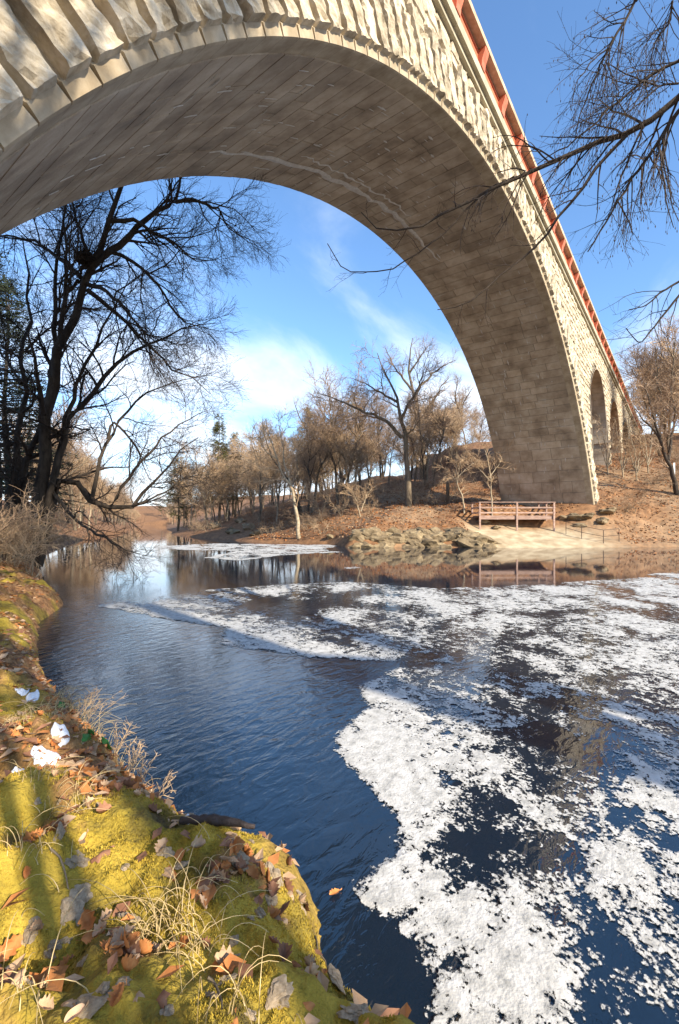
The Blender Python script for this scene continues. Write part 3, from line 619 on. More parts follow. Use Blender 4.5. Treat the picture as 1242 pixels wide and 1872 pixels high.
def far_trees():
    r = np.random.default_rng(44)
    def tr(px, py, limbs, mats, label, w0=20, kids=(7, 7, 5), lens=(3.2, 1.7, .9), rmin=.011, name='bare_tree', up=.14, group=None):
        a, b, z = ground_hit(px, py, 25); s = a/FPX
        L = [pxl([(px, py+3)]+pts if i == 0 else pts, a, (r.random()-.5)*3*(i > 0), w*s/2, w1*s*.18) for i, (pts, w, w1) in enumerate(limbs)]
        return make_tree(name, L, AB(a, b, z), r, 1, kids, rmin, mats, label, up=up, lens=lens, group=group)
    O = (M_bark_m, M_twig_m); D_ = (M_bark_d, M_twig_m); Pm = (M_bark_p, M_twig_p)
    tr(747, 925, [([(745, 850), (737, 790), (731, 760), (725, 725), (712, 696), (699, 670), (690, 645)], 13, 3), ([(735, 800), (714, 777), (692, 762), (662, 755), (640, 740), (614, 729), (577, 718)], 8, 2),
        ([(733, 770), (745, 740), (760, 720), (772, 690), (778, 660)], 6, 2), ([(727, 735), (690, 715), (668, 700), (640, 690)], 5, 2), ([(737, 800), (756, 785), (772, 760)], 4, 1.5)], O, 'spreading bare tree with an olive trunk on the lit grassy bank', lens=(3.0, 1.6, .8), kids=(8, 8, 5))
    tr(775, 872, [([(775, 847), (770, 788), (762, 751), (755, 714), (747, 673), (751, 640), (755, 618)], 13, 3), ([(758, 725), (773, 699), (803, 673), (833, 658)], 6, 2), ([(765, 760), (790, 740), (808, 705), (822, 690)], 6, 2), ([(755, 714), (735, 690), (715, 660), (705, 635)], 5, 2), ([(750, 680), (770, 650), (785, 630)], 4, 1.5)], O, 'tallest bare tree, its pale crown above the slope behind the bank', kids=(8, 8, 5))
    tr(547, 984, [([(540, 929), (533, 892), (514, 858), (503, 830), (496, 800), (478, 780)], 8, 2), ([(533, 892), (522, 850), (515, 800), (508, 760)], 4, 1.5), ([(505, 838), (487, 826), (470, 800)], 3, 1)], Pm, 'pale sunlit trunk leaning left at the water edge', lens=(2.2, 1.2, .7))
    tr(556, 945, [([(540, 910), (518, 865), (500, 840), (485, 800)], 9, 3)], D_, 'dark leaning tree behind the pale trunk', lens=(2.4, 1.3, .7))
    tr(590, 905, [([(581, 855), (570, 814), (558, 781), (544, 755), (538, 735)], 8, 2), ([(572, 820), (590, 780), (600, 750)], 4, 1.5)], D_, 'dark slender tree with a fork on the shaded slope', lens=(2.6, 1.4, .8))
    tr(618, 890, [([(640, 858), (647, 825), (655, 788), (650, 760)], 9, 2), ([(645, 835), (670, 800), (680, 770)], 4, 1.5)], D_, 'dark tree bowing right above the shaded slope', lens=(2.6, 1.4, .8))
    tr(820, 850, [([(827, 821), (840, 777), (847, 736), (866, 707)], 8, 2), ([(843, 757), (832, 730), (838, 690)], 4, 1.5)], D_, 'dark crooked tree close beside the bridge pier', lens=(2.4, 1.3, .8))
    tr(849, 938, [([(847, 914), (836, 881), (814, 855)], 4, 1.5), ([(836, 885), (840, 850), (850, 825)], 2.5, 1), ([(833, 876), (860, 850), (880, 840)], 2, 1)], Pm, 'small pale sapling with flat spreading twigs left of the deck', kids=(9, 7, 4), lens=(1.5, .8, .4), rmin=.008, up=.02)
    tr(900, 944, [([(899, 900), (896, 865), (888, 830), (880, 800)], 4, 1.5), ([(897, 880), (870, 850), (850, 835)], 2, 1), ([(897, 870), (915, 845), (922, 820)], 2, 1)], Pm, 'thin pale sapling growing through the deck railing', kids=(8, 6, 4), lens=(1.3, .7, .4), rmin=.008)
    tr(590, 950, [([(580, 920), (560, 900)], 2.5, 1), ([(590, 940), (600, 900), (612, 885)], 2.5, 1)], Pm, 'low tan bush on the slope beside the pale trunk', name='bare_shrub', kids=(12, 8, 4), lens=(1.5, .8, .4), rmin=.008)
    tr(660, 945, [([(652, 915), (640, 890)], 3, 1), ([(660, 935), (672, 900), (690, 885)], 2.5, 1)], Pm, 'low tan bush in front of the spreading tree', name='bare_shrub', kids=(12, 8, 4), lens=(1.6, .8, .4), rmin=.008)
    tr(1240, 905, [([(1225, 850), (1205, 800), (1180, 770), (1160, 745)], 9, 3), ([(1222, 840), (1235, 760), (1225, 700)], 6, 2), ([(1210, 810), (1190, 740), (1175, 690)], 5, 2)], D_, 'leaning dark tree on the slope right of the bridge', kids=(10, 9, 5), lens=(2.6, 1.3, .7))
    for x, y in ((1112, 868), (1140, 872), (1165, 880), (1186, 865)):
        tr(x, y, [([(x-4, y-50), (x-16, y-110)], 2.5, 1), ([(x, y-20), (x+12, y-90)], 2.5, 1), ([(x, y-10), (x-22, y-80)], 2, 1), ([(x, y-15), (x+26, y-70)], 2, 1)], Pm, 'spindly tan sapling clump below the small arches', name='bare_shrub', kids=(6, 5, 3), lens=(1.6, .8, .4), rmin=.008, group='sapling clumps below the small arches')
far_trees()

def proto_bare(r, hgt, mats, lean=.1, kids=(7, 6, 4), nl=6, rmin=.014):
    top = np.array([r.normal()*lean*hgt, r.normal()*lean*hgt, hgt])
    tr = [np.zeros(3), top*.3+r.normal(size=3)*.2, top*.6+r.normal(size=3)*.4, top*.85, top]
    limbs = [(tr, hgt*.013, hgt*.003)]
    for k in range(nl):
        t = r.uniform(.35, .85); p = resample(tr, 20)[int(t*19)]; an = r.uniform(0, 6.28); ln = hgt*r.uniform(.2, .36)*(1.2-t*.6)
        d = np.array([math.cos(an)*.75, math.sin(an)*.75, .75]); limbs.append(([p, p+d*ln*.5, p+d*ln+[0, 0, ln*.18]], hgt*.006, hgt*.0018))
    return limbs
def proto_pine(root, r, hgt, spread, mats, nb=60, dens=26, tmin=.18, nsz=.16):
    tz = np.linspace(0, hgt, 10); tr = np.stack([.15*np.sin(tz*.6), .12*np.cos(tz*.5)-.12, tz], 1)
    V0 = tubes(tr[None], np.linspace(hgt*.014, .02, 10)[None], 7); obj('trunk', mesh('trunk', *V0, True, (mats[0],)), root)
    t = tmin+(1-tmin)*np.sort(r.random(nb)); an = r.random(nb)*6.28; L = spread*(1.02-t)**.75*(.6+.6*r.random(nb))
    st = np.stack([np.interp(t*hgt, tz, tr[:, i]) for i in range(3)], 1); d = np.stack([np.cos(an), np.sin(an), .15+.25*t], 1)
    k = 6; u = np.linspace(0, 1, k); P = st[:, None]+d[:, None]*L[:, None, None]*u[None, :, None]; P[:, :, 2] -= (L[:, None]*u[None]**2)*.22
    Rr = (.012+.012*L)[:, None]*np.linspace(1, .3, k)[None]; boughs = tubes(P, Rr, 4)
    s = spawn(r, P, Rr, 6, .25, 1, spread*.26, 55, 3, .15, .0, .5, .006); sp = tubes(s[0], s[1], 3)
    # needle tufts: small crossed blades
    n = len(s[0])*dens//6; pi = r.integers(0, len(s[0]), n); f = r.random(n)[:, None]; c = s[0][pi, 0]*(1-f)+s[0][pi, 2]*f+r.normal(size=(n, 3))*.05
    dd = r.normal(size=(n, 3)); dd[:, 2] = np.abs(dd[:, 2])*.5; dd /= np.linalg.norm(dd, axis=1)[:, None]; w = np.cross(dd, r.normal(size=(n, 3))); w /= np.linalg.norm(w, axis=1)[:, None]+1e-9
    ln = nsz*(.6+.8*r.random(n))[:, None]; wd = ln*.16
    V = np.stack([c-w*wd, c+w*wd, c+dd*ln*2+w*wd*.2], 1).reshape(-1, 3); F = np.arange(3*n).reshape(-1, 3)
    cr = obj('crown', mesh('crown', *join([boughs, sp]), False, (mats[0],)), root); obj('needles', mesh('needles', V, F, False, (mats[1],)), cr)
def forest():
    r = np.random.default_rng(55); protos = []
    specs = [(10.5, (M_bark_m, M_twig_m)), (12, (M_bark_d, M_twig_m)), (9, (M_bark_p, M_twig_p)), (11, (M_bark_m, M_twig_p)), (7, (M_bark_p, M_twig_p)), (13, (M_bark_m, M_twig_m))]
    names = ['brown bare tree', 'dark barked bare tree', 'pale barked bare tree', 'grey trunked bare tree with tan twigs', 'small pale bare tree', 'tall bare tree with brown twigs']
    zones = [('in the wood on the slope across the river', 'trees in the wood across the river'), ('on the hillside right of the bridge', 'trees on the right hillside'), ('along the left bank upstream', 'trees upstream on the left bank')]
    spots = []
    for px, n, lo, hi in ((range(285, 470), 40, 56, 110), (range(440, 640), 46, 44, 100), (range(620, 905), 42, 48, 105), (range(120, 340), 40, 95, 190)):
        for _ in range(n):
            p = r.choice(np.array(px)); a = r.uniform(lo, hi); spots.append((a, a*(p-621)/FPX, 0))
    for _ in range(70): a = r.uniform(120, 300); spots.append((a, a*(r.uniform(190, 330)-621)/FPX, 2))
    for _ in range(46): a = r.uniform(44, 95); spots.append((a, a*r.uniform(.64, .95), 1))
    for _ in range(56): a = r.uniform(40, 140); spots.append((a, -a*r.uniform(.465, .70), 2))
    keep = []
    for a, b, zn in spots:
        aa = np.array([a]); bb = np.array([b])
        if inside(aa, bb)[0] or min(seg_d(SHR, aa, bb)[0], seg_d(SHL, aa, bb)[0]) < 2: continue
        w = AB(a, b)
        if 3.0 < w[1] < 14 and w[0] > 30: continue
        keep.append((a, b, zn))
    used = {}
    for i, (a, b, zn) in enumerate(keep):
        k = int(r.integers(0, len(specs))); z = h1(a, b)
        lab = names[k]+' '+zones[zn][0]
        if k not in used:
            o = make_tree('bare_tree', proto_bare(r, specs[k][0], specs[k][1]), (0, 0, 0), r, 1, (7, 7, 5), .012, specs[k][1], lab, zones[zn][1], lens=(2.8, 1.5, .85), up=.12, tmin=.12); used[k] = o
        else: o = copy_tree(used[k])
        o['label'] = lab; o['group'] = names[k]+' group '+zones[zn][0]
        o.location = AB(a, b, z-.1); o.rotation_euler = (0, 0, r.uniform(0, 6.28)); s = r.uniform(.75, 1.15)*(1.0 if zn else .9); o.scale = (s, s, s)
    # evergreens
    def pine(px, a, hgt, spread, mats, label, group=None, nb=60, dens=26, nsz=.16, tmin=.18):
        b = a*(px-621)/FPX
        while px < 300 and (inside(np.array([a]), np.array([b]))[0] or seg_d(SHL, np.array([a]), np.array([b]))[0] < 2.0): b -= .5
        root = obj('evergreen_tree', None, label=label, cat='tree', group=group, loc=AB(a, b, h1(a, b)-.1)); proto_pine(root, r, hgt, spread, mats, nb, dens, tmin, nsz); return root
    Dk = (M_bark_d, M_need_d); Ol = (M_bark_m, M_need_o)
    pine(400, 62, 14.5, 3.0, Ol, 'pointed olive green spruce rising above the bare trees upstream', nb=110, dens=60)
    pine(325, 70, 11.5, 3.6, Ol, 'loose pale green pine beside the river upstream', nb=60, dens=50, nsz=.2)
    pine(430, 66, 12, 3.4, Ol, 'broad olive pine right of the pointed spruce', nb=80, dens=50)
    pine(560, 70, 14, 4, Ol, 'olive pine half hidden by bare trees mid slope', nb=80, dens=50)
    pine(650, 72, 14, 4, Ol, 'olive pine behind the spreading bare tree', nb=80, dens=50)
    for px, a, hh, sp, lab in ((45, 23, 14, 4.2, 'dark pine with sparse boughs behind the double trunk'), (-15, 20, 13, 4.5, 'dark pine at the edge of the left bank wood'), (120, 27, 15, 4.2, 'dark pine whose boughs show behind the leaning tree'), (10, 30, 17, 5, 'tall dark pine deeper in the left bank wood'), (170, 33, 11.5, 3.4, 'smaller dark pine nearest the upstream water')):
        pine(px, a, hh, sp, Dk, lab, nb=70, dens=44, nsz=.15, tmin=.12)
forest()
def brush():
    r = np.random.default_rng(66)
    def proto(mats, n, hgt, label, kids=(6, 5, 3)):
        limbs = []
        for k in range(n):
            an = r.uniform(0, 6.28); t = r.uniform(.1, 1.5); d = np.array([math.cos(an)*t, math.sin(an)*t, 1.0]); L = hgt*r.uniform(.5, 1.1)
            limbs.append(([np.array([math.cos(an), math.sin(an), 0])*.12, d*L*.5, d*L+np.array([math.cos(an), math.sin(an), -.3])*L*.25], .012, .004))
        return make_tree('bare_shrub', limbs, (0, 0, 0), r, 1, kids, .005, mats, label, lens=(hgt*.5, hgt*.28, hgt*.15), up=.05, cat='shrub', sides0=4)
    P1 = proto((M_bark_p, M_twig_p), 8, 1.9, 'x', (4, 4, 2)); P2 = proto((M_bark_m, M_twig_m), 9, 2.0, 'x', (5, 4, 2))
    first = {0: True, 1: True}
    def put(k, a, b, s, lab, grp):
        o = (P1, P2)[k]
        if first[k]: first[k] = False
        else: o = copy_tree(o)
        o.location = AB(a, b, h1(a, b)-.05); o.rotation_euler = (0, 0, r.uniform(0, 6.28)); o.scale = (s*r.uniform(.6, 1.4), s*r.uniform(.6, 1.4), s*r.uniform(.6, 1.2)); o['label'] = lab; o['group'] = grp
    for _ in range(64):
        a = r.uniform(10.5, 22); b = -a*r.uniform(.665, .86)
        if inside(np.array([a]), np.array([b]))[0]: continue
        k = int(r.random() < .4); put(k, a, b, r.uniform(.5, 1.0), ('tan', 'brown')[k]+' leafless brush under the dark trees of the left bank', ('tan', 'brown')[k]+' brush on the left bank')
    n = 0
    while n < 46:
        px = r.uniform(1095, 1320); a = r.uniform(33, 48); b = a*(px-621)/FPX
        w = AB(a, b)
        if w[1] > 4.4: continue
        k = int(r.random() < .55); put(k, a, b, r.uniform(.35, .9), ('tan', 'brown')[k]+' leafless brush on the slope right of the bridge', ('tan', 'brown')[k]+' brush right of the bridge'); n += 1
    n = 0
    while n < 80:
        px = r.uniform(300, 840); a = r.uniform(33, 62); b = a*(px-621)/FPX
        if inside(np.array([a]), np.array([b]))[0] or seg_d(SHR, np.array([a]), np.array([b]))[0] < .8: continue
        if 690 < px < 880 and a < 38: continue
        k = int(r.random() < .5); put(k, a, b, r.uniform(.4, 1.0), ('tan', 'brown')[k]+' leafless brush on the slope across the river', ('tan', 'brown')[k]+' brush across the river'); n += 1
brush()
def shade_trees():
    """trees behind the camera whose shadows fall on the moss and dapple the arch ring"""
    r = np.random.default_rng(77)
    for (x, y, hh, rad, lab) in ((-.09, -2.65, 9, .042, 'slim bare sapling whose trunk shades the moss'), (-.16, -3.5, 10, .05, 'second slim sapling shading the near moss'), (-.9, -9.5, 17, .2, 'tall bare tree set back on the near bank'), (3.0, -12.5, 19, .24, 'tall bare tree farther along the near bank'), (-3.5, -15, 20, .24, 'tall bare tree deep in the near bank wood')):
        w_ = np.array([x, y, 0]); a, b = w_@FW, w_@RT
        z = h1(a, b); limbs = proto_bare(r, hh, None, .05, nl=9); limbs[0] = (limbs[0][0], rad, .02)
        if rad < .1: limbs = [([np.zeros(3), np.array([.02, 0, hh*.5]), np.array([.2, .1, hh])], rad, .02)]+[l for l in limbs[1:] if l[0][0][2] > hh*.55]
        o = make_tree('bare_tree', limbs, (0, 0, 0), r, 1, (7, 6, 4) if rad > .1 else (3, 3, 2), .008, (M_bark_m, M_twig_m), lab, lens=(2.6, 1.4, .8), up=.1, tmin=.3, jit=.01); o.location = AB(a, b, z-.1)
shade_trees()
_p = np.array([1.9, -10.5, 0]); _r = obj('evergreen_tree', None, label='tall pine on the near bank shading part of the arch ring', cat='tree', loc=(1.9, -10.5, h1(_p@FW, _p@RT)-.1)); proto_pine(_r, np.random.default_rng(5), 23, 3.8, (M_bark_d, M_need_d), 80, 90, .52, .16)

# ------------------------------------------------------------------ far bank: ledge rocks, deck, posts
def rock_mesh(r, size, mat_, sub=3, flat=.7, rough=.28):
    import bmesh
    bm = bmesh.new(); bmesh.ops.create_icosphere(bm, subdivisions=sub, radius=1)
    V = np.array([v.co[:] for v in bm.verts]); F = np.array([[v.index for v in f.verts] for f in bm.faces]); bm.free()
    for _ in range(9):                                             # chop with planes for a broken look
        d = r.normal(size=3); d /= np.linalg.norm(d); h = r.uniform(.5, .85); t = V@d; V = V-np.maximum(0, t-h)[:, None]*d
    V = V*(1+rough*(fbm(V[:, 0]*2+r.random()*50, V[:, 1]*2+V[:, 2]*3, 3, 80)-.5)[:, None])*np.array([size*r.uniform(.9, 1.4), size*r.uniform(.7, 1.1), size*flat])
    return mesh('stone', V, F, False, (mat_,))
def ledge():
    r = np.random.default_rng(88); ms = [rock_mesh(r, 1.0, M_ledge, 3, .8, .9) for _ in range(6)]
    for i in range(74):
        px = r.uniform(640, 900); b0 = (px-621)/FPX*29.4; a = np.interp(b0, SHR[::-1][:, 1][::1], SHR[::-1][:, 0]) if False else None
        t = np.linspace(20, 45, 500); bb = t*(px-621)/FPX; ins = inside(t, bb); k = np.nonzero(~ins)[0]; k = k[k > 50]; a = t[k[0]]+r.uniform(-.1, 1.0); b = a*(px-621)/FPX
        s = r.uniform(.2, .55); o = obj('ledge_rock', ms[i % 6], label='lichen covered rock of the low ledge along the far shore', cat='rock', group='ledge rocks on the far shore', loc=AB(a, b, h1(a, b)-s*.15)); o.scale = (s*1.6, s, s); o.rotation_euler = (r.normal()*.2, r.normal()*.2, PSI-1.57+r.normal()*.5)
    for px, py, s in ((395, 965, .95), (425, 975, .7), (455, 968, .9), (470, 978, .6), (440, 955, .7)):
        a, b, z = ground_hit(px, py, 30); o = obj('boulder', ms[int(s*10) % 6], label='grey boulder in the shade where the wooded slope meets the water', cat='rock', group='shaded shore boulders', loc=AB(a, b, z+.1)); o.scale = (s, s, s*.8); o.rotation_euler = (0, 0, s*9)
    for px, py, s in ((1050, 948, .55), (1075, 945, .6), (1100, 952, .5), (1060, 962, .4), (1030, 950, .45), (1115, 935, .6), (905, 965, .35), (885, 957, .4)):
        a, b, z = ground_hit(px, py, 26); o = obj('boulder', ms[int(s*100) % 6], label='tan block of broken stone below the bridge pier', cat='rock', group='broken stone at the pier foot', loc=AB(a, b, z)); o.scale = (s*1.4, s, s*.6); o.rotation_euler = (0, 0, s*20)
    a, b, z = ground_hit(605, 985, 26); o = obj('boulder', ms[2], label='pale flat stone on the orange leaves by the far shore', cat='rock', loc=AB(a, b, z+.1)); o.scale = (.32, .3, .25)
ledge()
def deck():
    a0 = 32.3; b0, b1 = 9.85, 15.05; dp = 2.6; zt = 2.06
    root = obj('viewing_deck', None, label='weathered pink wooden viewing deck with railings in front of the bridge pier', cat='deck', loc=AB(a0, (b0+b1)/2, .8)); o0 = AB(a0, (b0+b1)/2, .8)
    def bar(name, p, q, w, h, par=root):
        p = np.array(p, float); q = np.array(q, float); ax = (q-p)/2; L = np.linalg.norm(ax); d = ax/L
        side = np.cross(d, UP); 
        if np.linalg.norm(side) < .01: side = RT.copy()
        side = side/np.linalg.norm(side); upv = np.cross(side, d); mb = MB(); mb.box((p+q)/2-o0, ax, side*w/2, upv*h/2); return obj(name, mb.me(name, M_wood), par)
    n = 19; w = (b1-b0)/n
    for i in range(n): bar('plank', AB(a0, b0+w*(i+.5), zt), AB(a0+dp, b0+w*(i+.5), zt), w-.012, .045)
    bar('beam', AB(a0-.03, b0, zt-.14), AB(a0-.03, b1, zt-.14), .06, .22); bar('beam', AB(a0+dp*.5, b0, zt-.14), AB(a0+dp*.5, b1, zt-.14), .06, .22); bar('beam', AB(a0, b1+.035, zt-.14), AB(a0+dp, b1+.035, zt-.14), .06, .22)
    for t in (0, .5, 1):
        b = b0+(b1-b0)*t; low = h1(a0, b)-.2
        bar('post', AB(a0-.10, b, min(low, 1.9)), AB(a0-.10, b, zt+.98), .11, .11)
    for a in (a0+1.3, a0+dp): bar('post', AB(a, b1+.09, h1(a, b1)-.2 if h1(a, b1) < 1.8 else 1.8), AB(a, b1+.09, zt+.98), .11, .11)
    bar('post', AB(a0+1.6, b0-.05, 1.6), AB(a0+1.6, b0-.05, zt+.98), .11, .11)
    for zz, h in ((zt+.96, .05), (zt+.58, .10), (zt+.22, .10)):
        wd = .14 if h < .06 else .035
        bar('rail', AB(a0-.10, b0-.1, zz), AB(a0-.10, b1+.1, zz), wd, h); bar('rail', AB(a0-.04, b1+.09, zz+.003), AB(a0+dp, b1+.09, zz+.003), wd, h); bar('rail', AB(a0-.04, b0-.05, zz+.003), AB(a0+dp*.7, b0-.05, zz+.003), wd, h)
    # thin iron handrail that leads down to the water
    o0b = AB(29.6, 16.2, .2); hr = obj('iron_handrail', None, label='thin rusty iron handrail stepping down to the shore beside the deck', cat='handrail', loc=o0b)
    pts = [(31.6, 15.6), (30.7, 16.2), (29.9, 17.2), (30.2, 18.4)]
    tops = [AB(a, b, h1(a, b)+.85) for a, b in pts]
    for (a, b), t in zip(pts, tops):
        V, F = tubes(np.stack([AB(a, b, h1(a, b)-.1), t])[None]-o0b, np.full((1, 2), .022), 6); obj('post', mesh('post', V, F, True, (M_iron,)), hr)
    for dz in (0, -.42):
        V, F = tubes((np.array(tops)+[0, 0, dz])[None]-o0b, np.full((1, 4), .018), 6); obj('rail', mesh('rail', V, F, True, (M_iron,)), hr)
    # posts
    a, b, z = ground_hit(819, 922, 30); mb = MB(); mb.box((0, 0, .85), (.11, 0, 0), (0, .11, 0), (0, 0, .95)); mb.box((0, 0, 1.83), (.13, 0, 0), (0, .13, 0), (0, 0, .035))
    obj('wooden_post', mb.me('wooden_post', M_bark_m), label='square weathered post standing on the grassy bank', cat='post', loc=AB(a, b, z-.1))
    a, b, z = ground_hit(1232, 890, 30); mb = MB(); mb.box((0, 0, .7), (.03, 0, 0), (0, .03, 0), (0, 0, .8)); mb.box((0, -.04, 1.5), RT*.07, FW*.012, (0, 0, .45))
    obj('marker_sign', mb.me('marker_sign', M_white), label='slim pale marker board on a post on the right hillside', cat='sign', loc=AB(a, b, z-.1))
deck()

# ------------------------------------------------------------------ foam and floating rafts
def px_poly_w(pts): return np.array([(HCAM*FPX/(y-Y0), HCAM*FPX/(y-Y0)*(x-621)/FPX) for x, y in pts])
def inpoly(poly, a, b):
    c = np.zeros(a.shape, bool)
    for p, q in zip(poly, np.roll(poly, -1, 0)):
        c ^= ((p[0] > a) != (q[0] > a)) & (b < (q[1]-p[1])*(a-p[0])/(q[0]-p[0]+1e-12)+p[1])
    return c
def sdist(poly, a, b): d = seg_d(np.concatenate([poly, poly[:1]]), a, b); return np.where(inpoly(poly, a, b), d, -d)
def foam():
    r = np.random.default_rng(99)
    main = px_poly_w([(770, 2300), (735, 1880), (745, 1800), (690, 1700), (625, 1650), (640, 1600), (705, 1560), (700, 1490), (650, 1430), (610, 1390), (600, 1340), (660, 1290), (640, 1255), (720, 1215), (560, 1205), (385, 1182), (400, 1150), (300, 1135), (150, 1108), (220, 1098), (360, 1078), (520, 1066), (640, 1062), (800, 1074), (1000, 1065), (1190, 1052), (1300, 1046), (1700, 1046), (2600, 1300), (2200, 2300)])
    strip = px_poly_w([(250, 1001), (380, 993), (640, 996), (600, 1004), (640, 1010), (520, 1016), (440, 1027), (360, 1020), (420, 1008), (330, 1006)])
    edge = px_poly_w([(1130, 1052), (1300, 1038), (1300, 1056)]); dot = px_poly_w([(608, 1038), (650, 1034), (680, 1038), (640, 1042)])
    rows = [1.25]
    while rows[-1] < 48: a = rows[-1]; rows.append(a+max(.0026*a, .00042*a*a*.8))
    ga = np.array(rows); gq = np.arange(-.95, 1.15, .0026)
    A = ga[:, None]+0*gq[None]; B = ga[:, None]*gq[None]
    wa = A+(fbm(A*.9, B*.9, 2, 101)-.5)*.5; wb = B+(fbm(A*.9+9, B*.9, 2, 103)-.5)*.5
    sc = 1/np.maximum(.45, .17*A**.75)
    sdm = np.maximum.reduce([sdist(p, A, B) for p in (main, strip, edge, dot)])
    reg = sstep(-.08, .16, sdm*sc*.6)
    ridge = np.exp(-(np.maximum(sdm, 0)/(.25+.10*A))**2)*.12*(A < 9)                     # the rim of the sheet is packed
    big = fbm(wa*.9, wb*1.2, 3, 110); mid = fbm(wa*2.6*sc**.4, wb*3.3*sc**.4, 4, 120, .55); fin = fbm(A*15, B*17, 4, 130, .62); vf = fbm(A*70, B*75, 2, 140)
    def worley(x, y, sd):
        ix = np.floor(x).astype(np.int64); iy = np.floor(y).astype(np.int64); best = np.full(x.shape, 9.)
        for di in (-1, 0, 1):
            for dj in (-1, 0, 1):
                best = np.minimum(best, np.hypot(x-ix-di-_h(ix+di, iy+dj, sd), y-iy-dj-_h(ix+di, iy+dj, sd+5)))
        return best
    pan = worley(wa*1.7, wb*2.3, 200)*(1-sstep(5, 8, A))+worley(wa*.75, wb*1.1, 210)*sstep(5, 8, A)
    f = .5+.55*(.42*big+.58*mid-.5)+ridge+.28*(.40-pan)
    # open leads seen in the sheet
    for x, y, rad, amt in ((830, 1215, .9, .2), (920, 1500, .30, .13), (1000, 1330, .45, .12), (860, 1560, .16, .20), (1170, 1830, .22, .22), (760, 1795, .16, .25), (720, 1760, .1, .3), (560, 1105, 1.2, .2), (1060, 1390, .25, .2)):
        ca = HCAM*FPX/(y-Y0); cb = ca*(x-621)/FPX; f = f-.9*amt*np.exp(-(((A-ca)/1.25)**2+(B-cb)**2)/rad**2)
    for x, y, rad, amt in ((950, 1700, .20, .16), (1100, 1620, .16, .13), (1200, 1790, .2, .1), (1180, 1430, .25, .12), (740, 1440, .2, .12), (690, 1350, .22, .14), (690, 1640, .13, .2), (850, 1290, .25, .1)):
        ca = HCAM*FPX/(y-Y0); cb = ca*(x-621)/FPX; f = f+.6*amt*np.exp(-(((A-ca)/1.3)**2+(B-cb)**2)/rad**2)
    thr = .470-.02*sstep(4, 14, A)-.05*sstep(16, 28, A)
    h0 = (f-thr) + (reg-1)*.75
    h = h0 + .55*(fin-.5)+.30*(vf-.5)*(1-sstep(6, 12, A))
    wet = seg_d(SHL, A, B); h = np.where(inside(A, B) & (wet > .04), h, -1)
    up_ = sstep(-.05, .14, h0); lump = fbm(A*6, B*7, 3, 150)
    Z = .004+up_*(.003+.009*lump*np.clip(.5+A*.1, 0, 1.2))+.0015*(fin-.5)*up_
    keep = h > -.12
    dens = np.clip(.455+h*2.8, 0, 1.08)
    F = grid_faces(*A.shape)[:, ::-1]; F = F[keep.ravel()[F].sum(1) >= 3]
    V = (A[..., None]*FW + B[..., None]*RT + np.where(keep, Z, .002)[..., None]*UP).reshape(-1, 3)
    # distinct rafts along the open water are things of their own
    rafts = [(640, 1350, 46), (700, 1355, 60), (745, 1425, 62), (650, 1394, 16), (672, 1272, 34), (740, 1275, 30), (850, 1285, 48), (690, 1640, 60), (700, 1478, 20), (700, 1510, 26), (760, 1290, 40), (1170, 1410, 70), (960, 1700, 95), (1100, 1610, 70),
             (430, 1178, 38), (500, 1190, 30), (540, 1200, 22), (660, 1190, 45), (560, 1175, 40), (440, 1140, 34), (620, 1150, 46), (520, 1120, 36), (330, 1118, 40), (130, 1105, 26), (800, 1235, 30), (870, 1240, 34), (470, 1155, 30), (700, 1240, 30)]
    lab = ['crusted off white foam raft jutting into the open blue water', 'small foam patch floating alone off the edge of the foam sheet', 'large domed white foam raft packed among dark gaps', 'flat pale foam raft drifting at the upstream end of the sheet']
    used = np.zeros(len(V), bool); cA, cB = A.ravel()[F].mean(1), B.ravel()[F].mean(1); own = np.full(len(F), -1)
    for i, (x, y, rp) in enumerate(rafts):
        ca = HCAM*FPX/(y-Y0); cb = ca*(x-621)/FPX; rb = rp*ca/FPX; an = np.arctan2(cB-cb, cA-ca)
        rr = rb*(1+.22*(fbm(np.cos(an)*1.5+i*7, np.sin(an)*1.5, 3, 160)-.5)*2); k = (np.hypot((cA-ca)/1.25, cB-cb) < rr) & (own < 0); own[k] = i
    for i, (x, y, rp) in enumerate(rafts):
        Fi = F[own == i]
        if len(Fi) < 30: continue
        _, loc = np.unique(Fi, return_inverse=True); loc = loc.reshape(Fi.shape); lb = np.arange(loc.max()+1)
        while True:
            mn = lb[loc].min(1); nl = lb.copy(); np.minimum.at(nl, loc.ravel(), np.repeat(mn, 4)); nl = nl[nl]
            if (nl == lb).all(): break
            lb = nl
        fl = lb[loc[:, 0]]; top = np.bincount(fl).argmax(); own[np.nonzero(own == i)[0][fl != top]] = -1; Fi = Fi[fl == top]
        u, inv = np.unique(Fi, return_inverse=True); c = V[u].mean(0)*[1, 1, 0]
        kind = 1 if rp < 27 and y > 1300 else 2 if (x > 900 and y > 1380) else 3 if y < 1260 else 0
        Vi = V[u]-c
        me_ = mesh('foam_raft', Vi, inv.reshape(Fi.shape), True, (M_foam,)); attr(me_, 'dens', dens.ravel()[u])
        obj('foam_raft', me_, label=lab[kind], cat='foam', group=('rafts on the edge of open water', 'stray foam patches', 'domed rafts in the sheet', 'rafts upstream')[kind], loc=c)
    Fi = F[own < 0]; u, inv = np.unique(Fi, return_inverse=True)
    me_ = mesh('river_foam', V[u], inv.reshape(Fi.shape), True, (M_foam,)); attr(me_, 'dens', dens.ravel()[u])
    obj('river_foam', me_, label='white broken foam spread over the dark river', cat='foam', kind='stuff')
    print('foam faces', len(F))
foam()

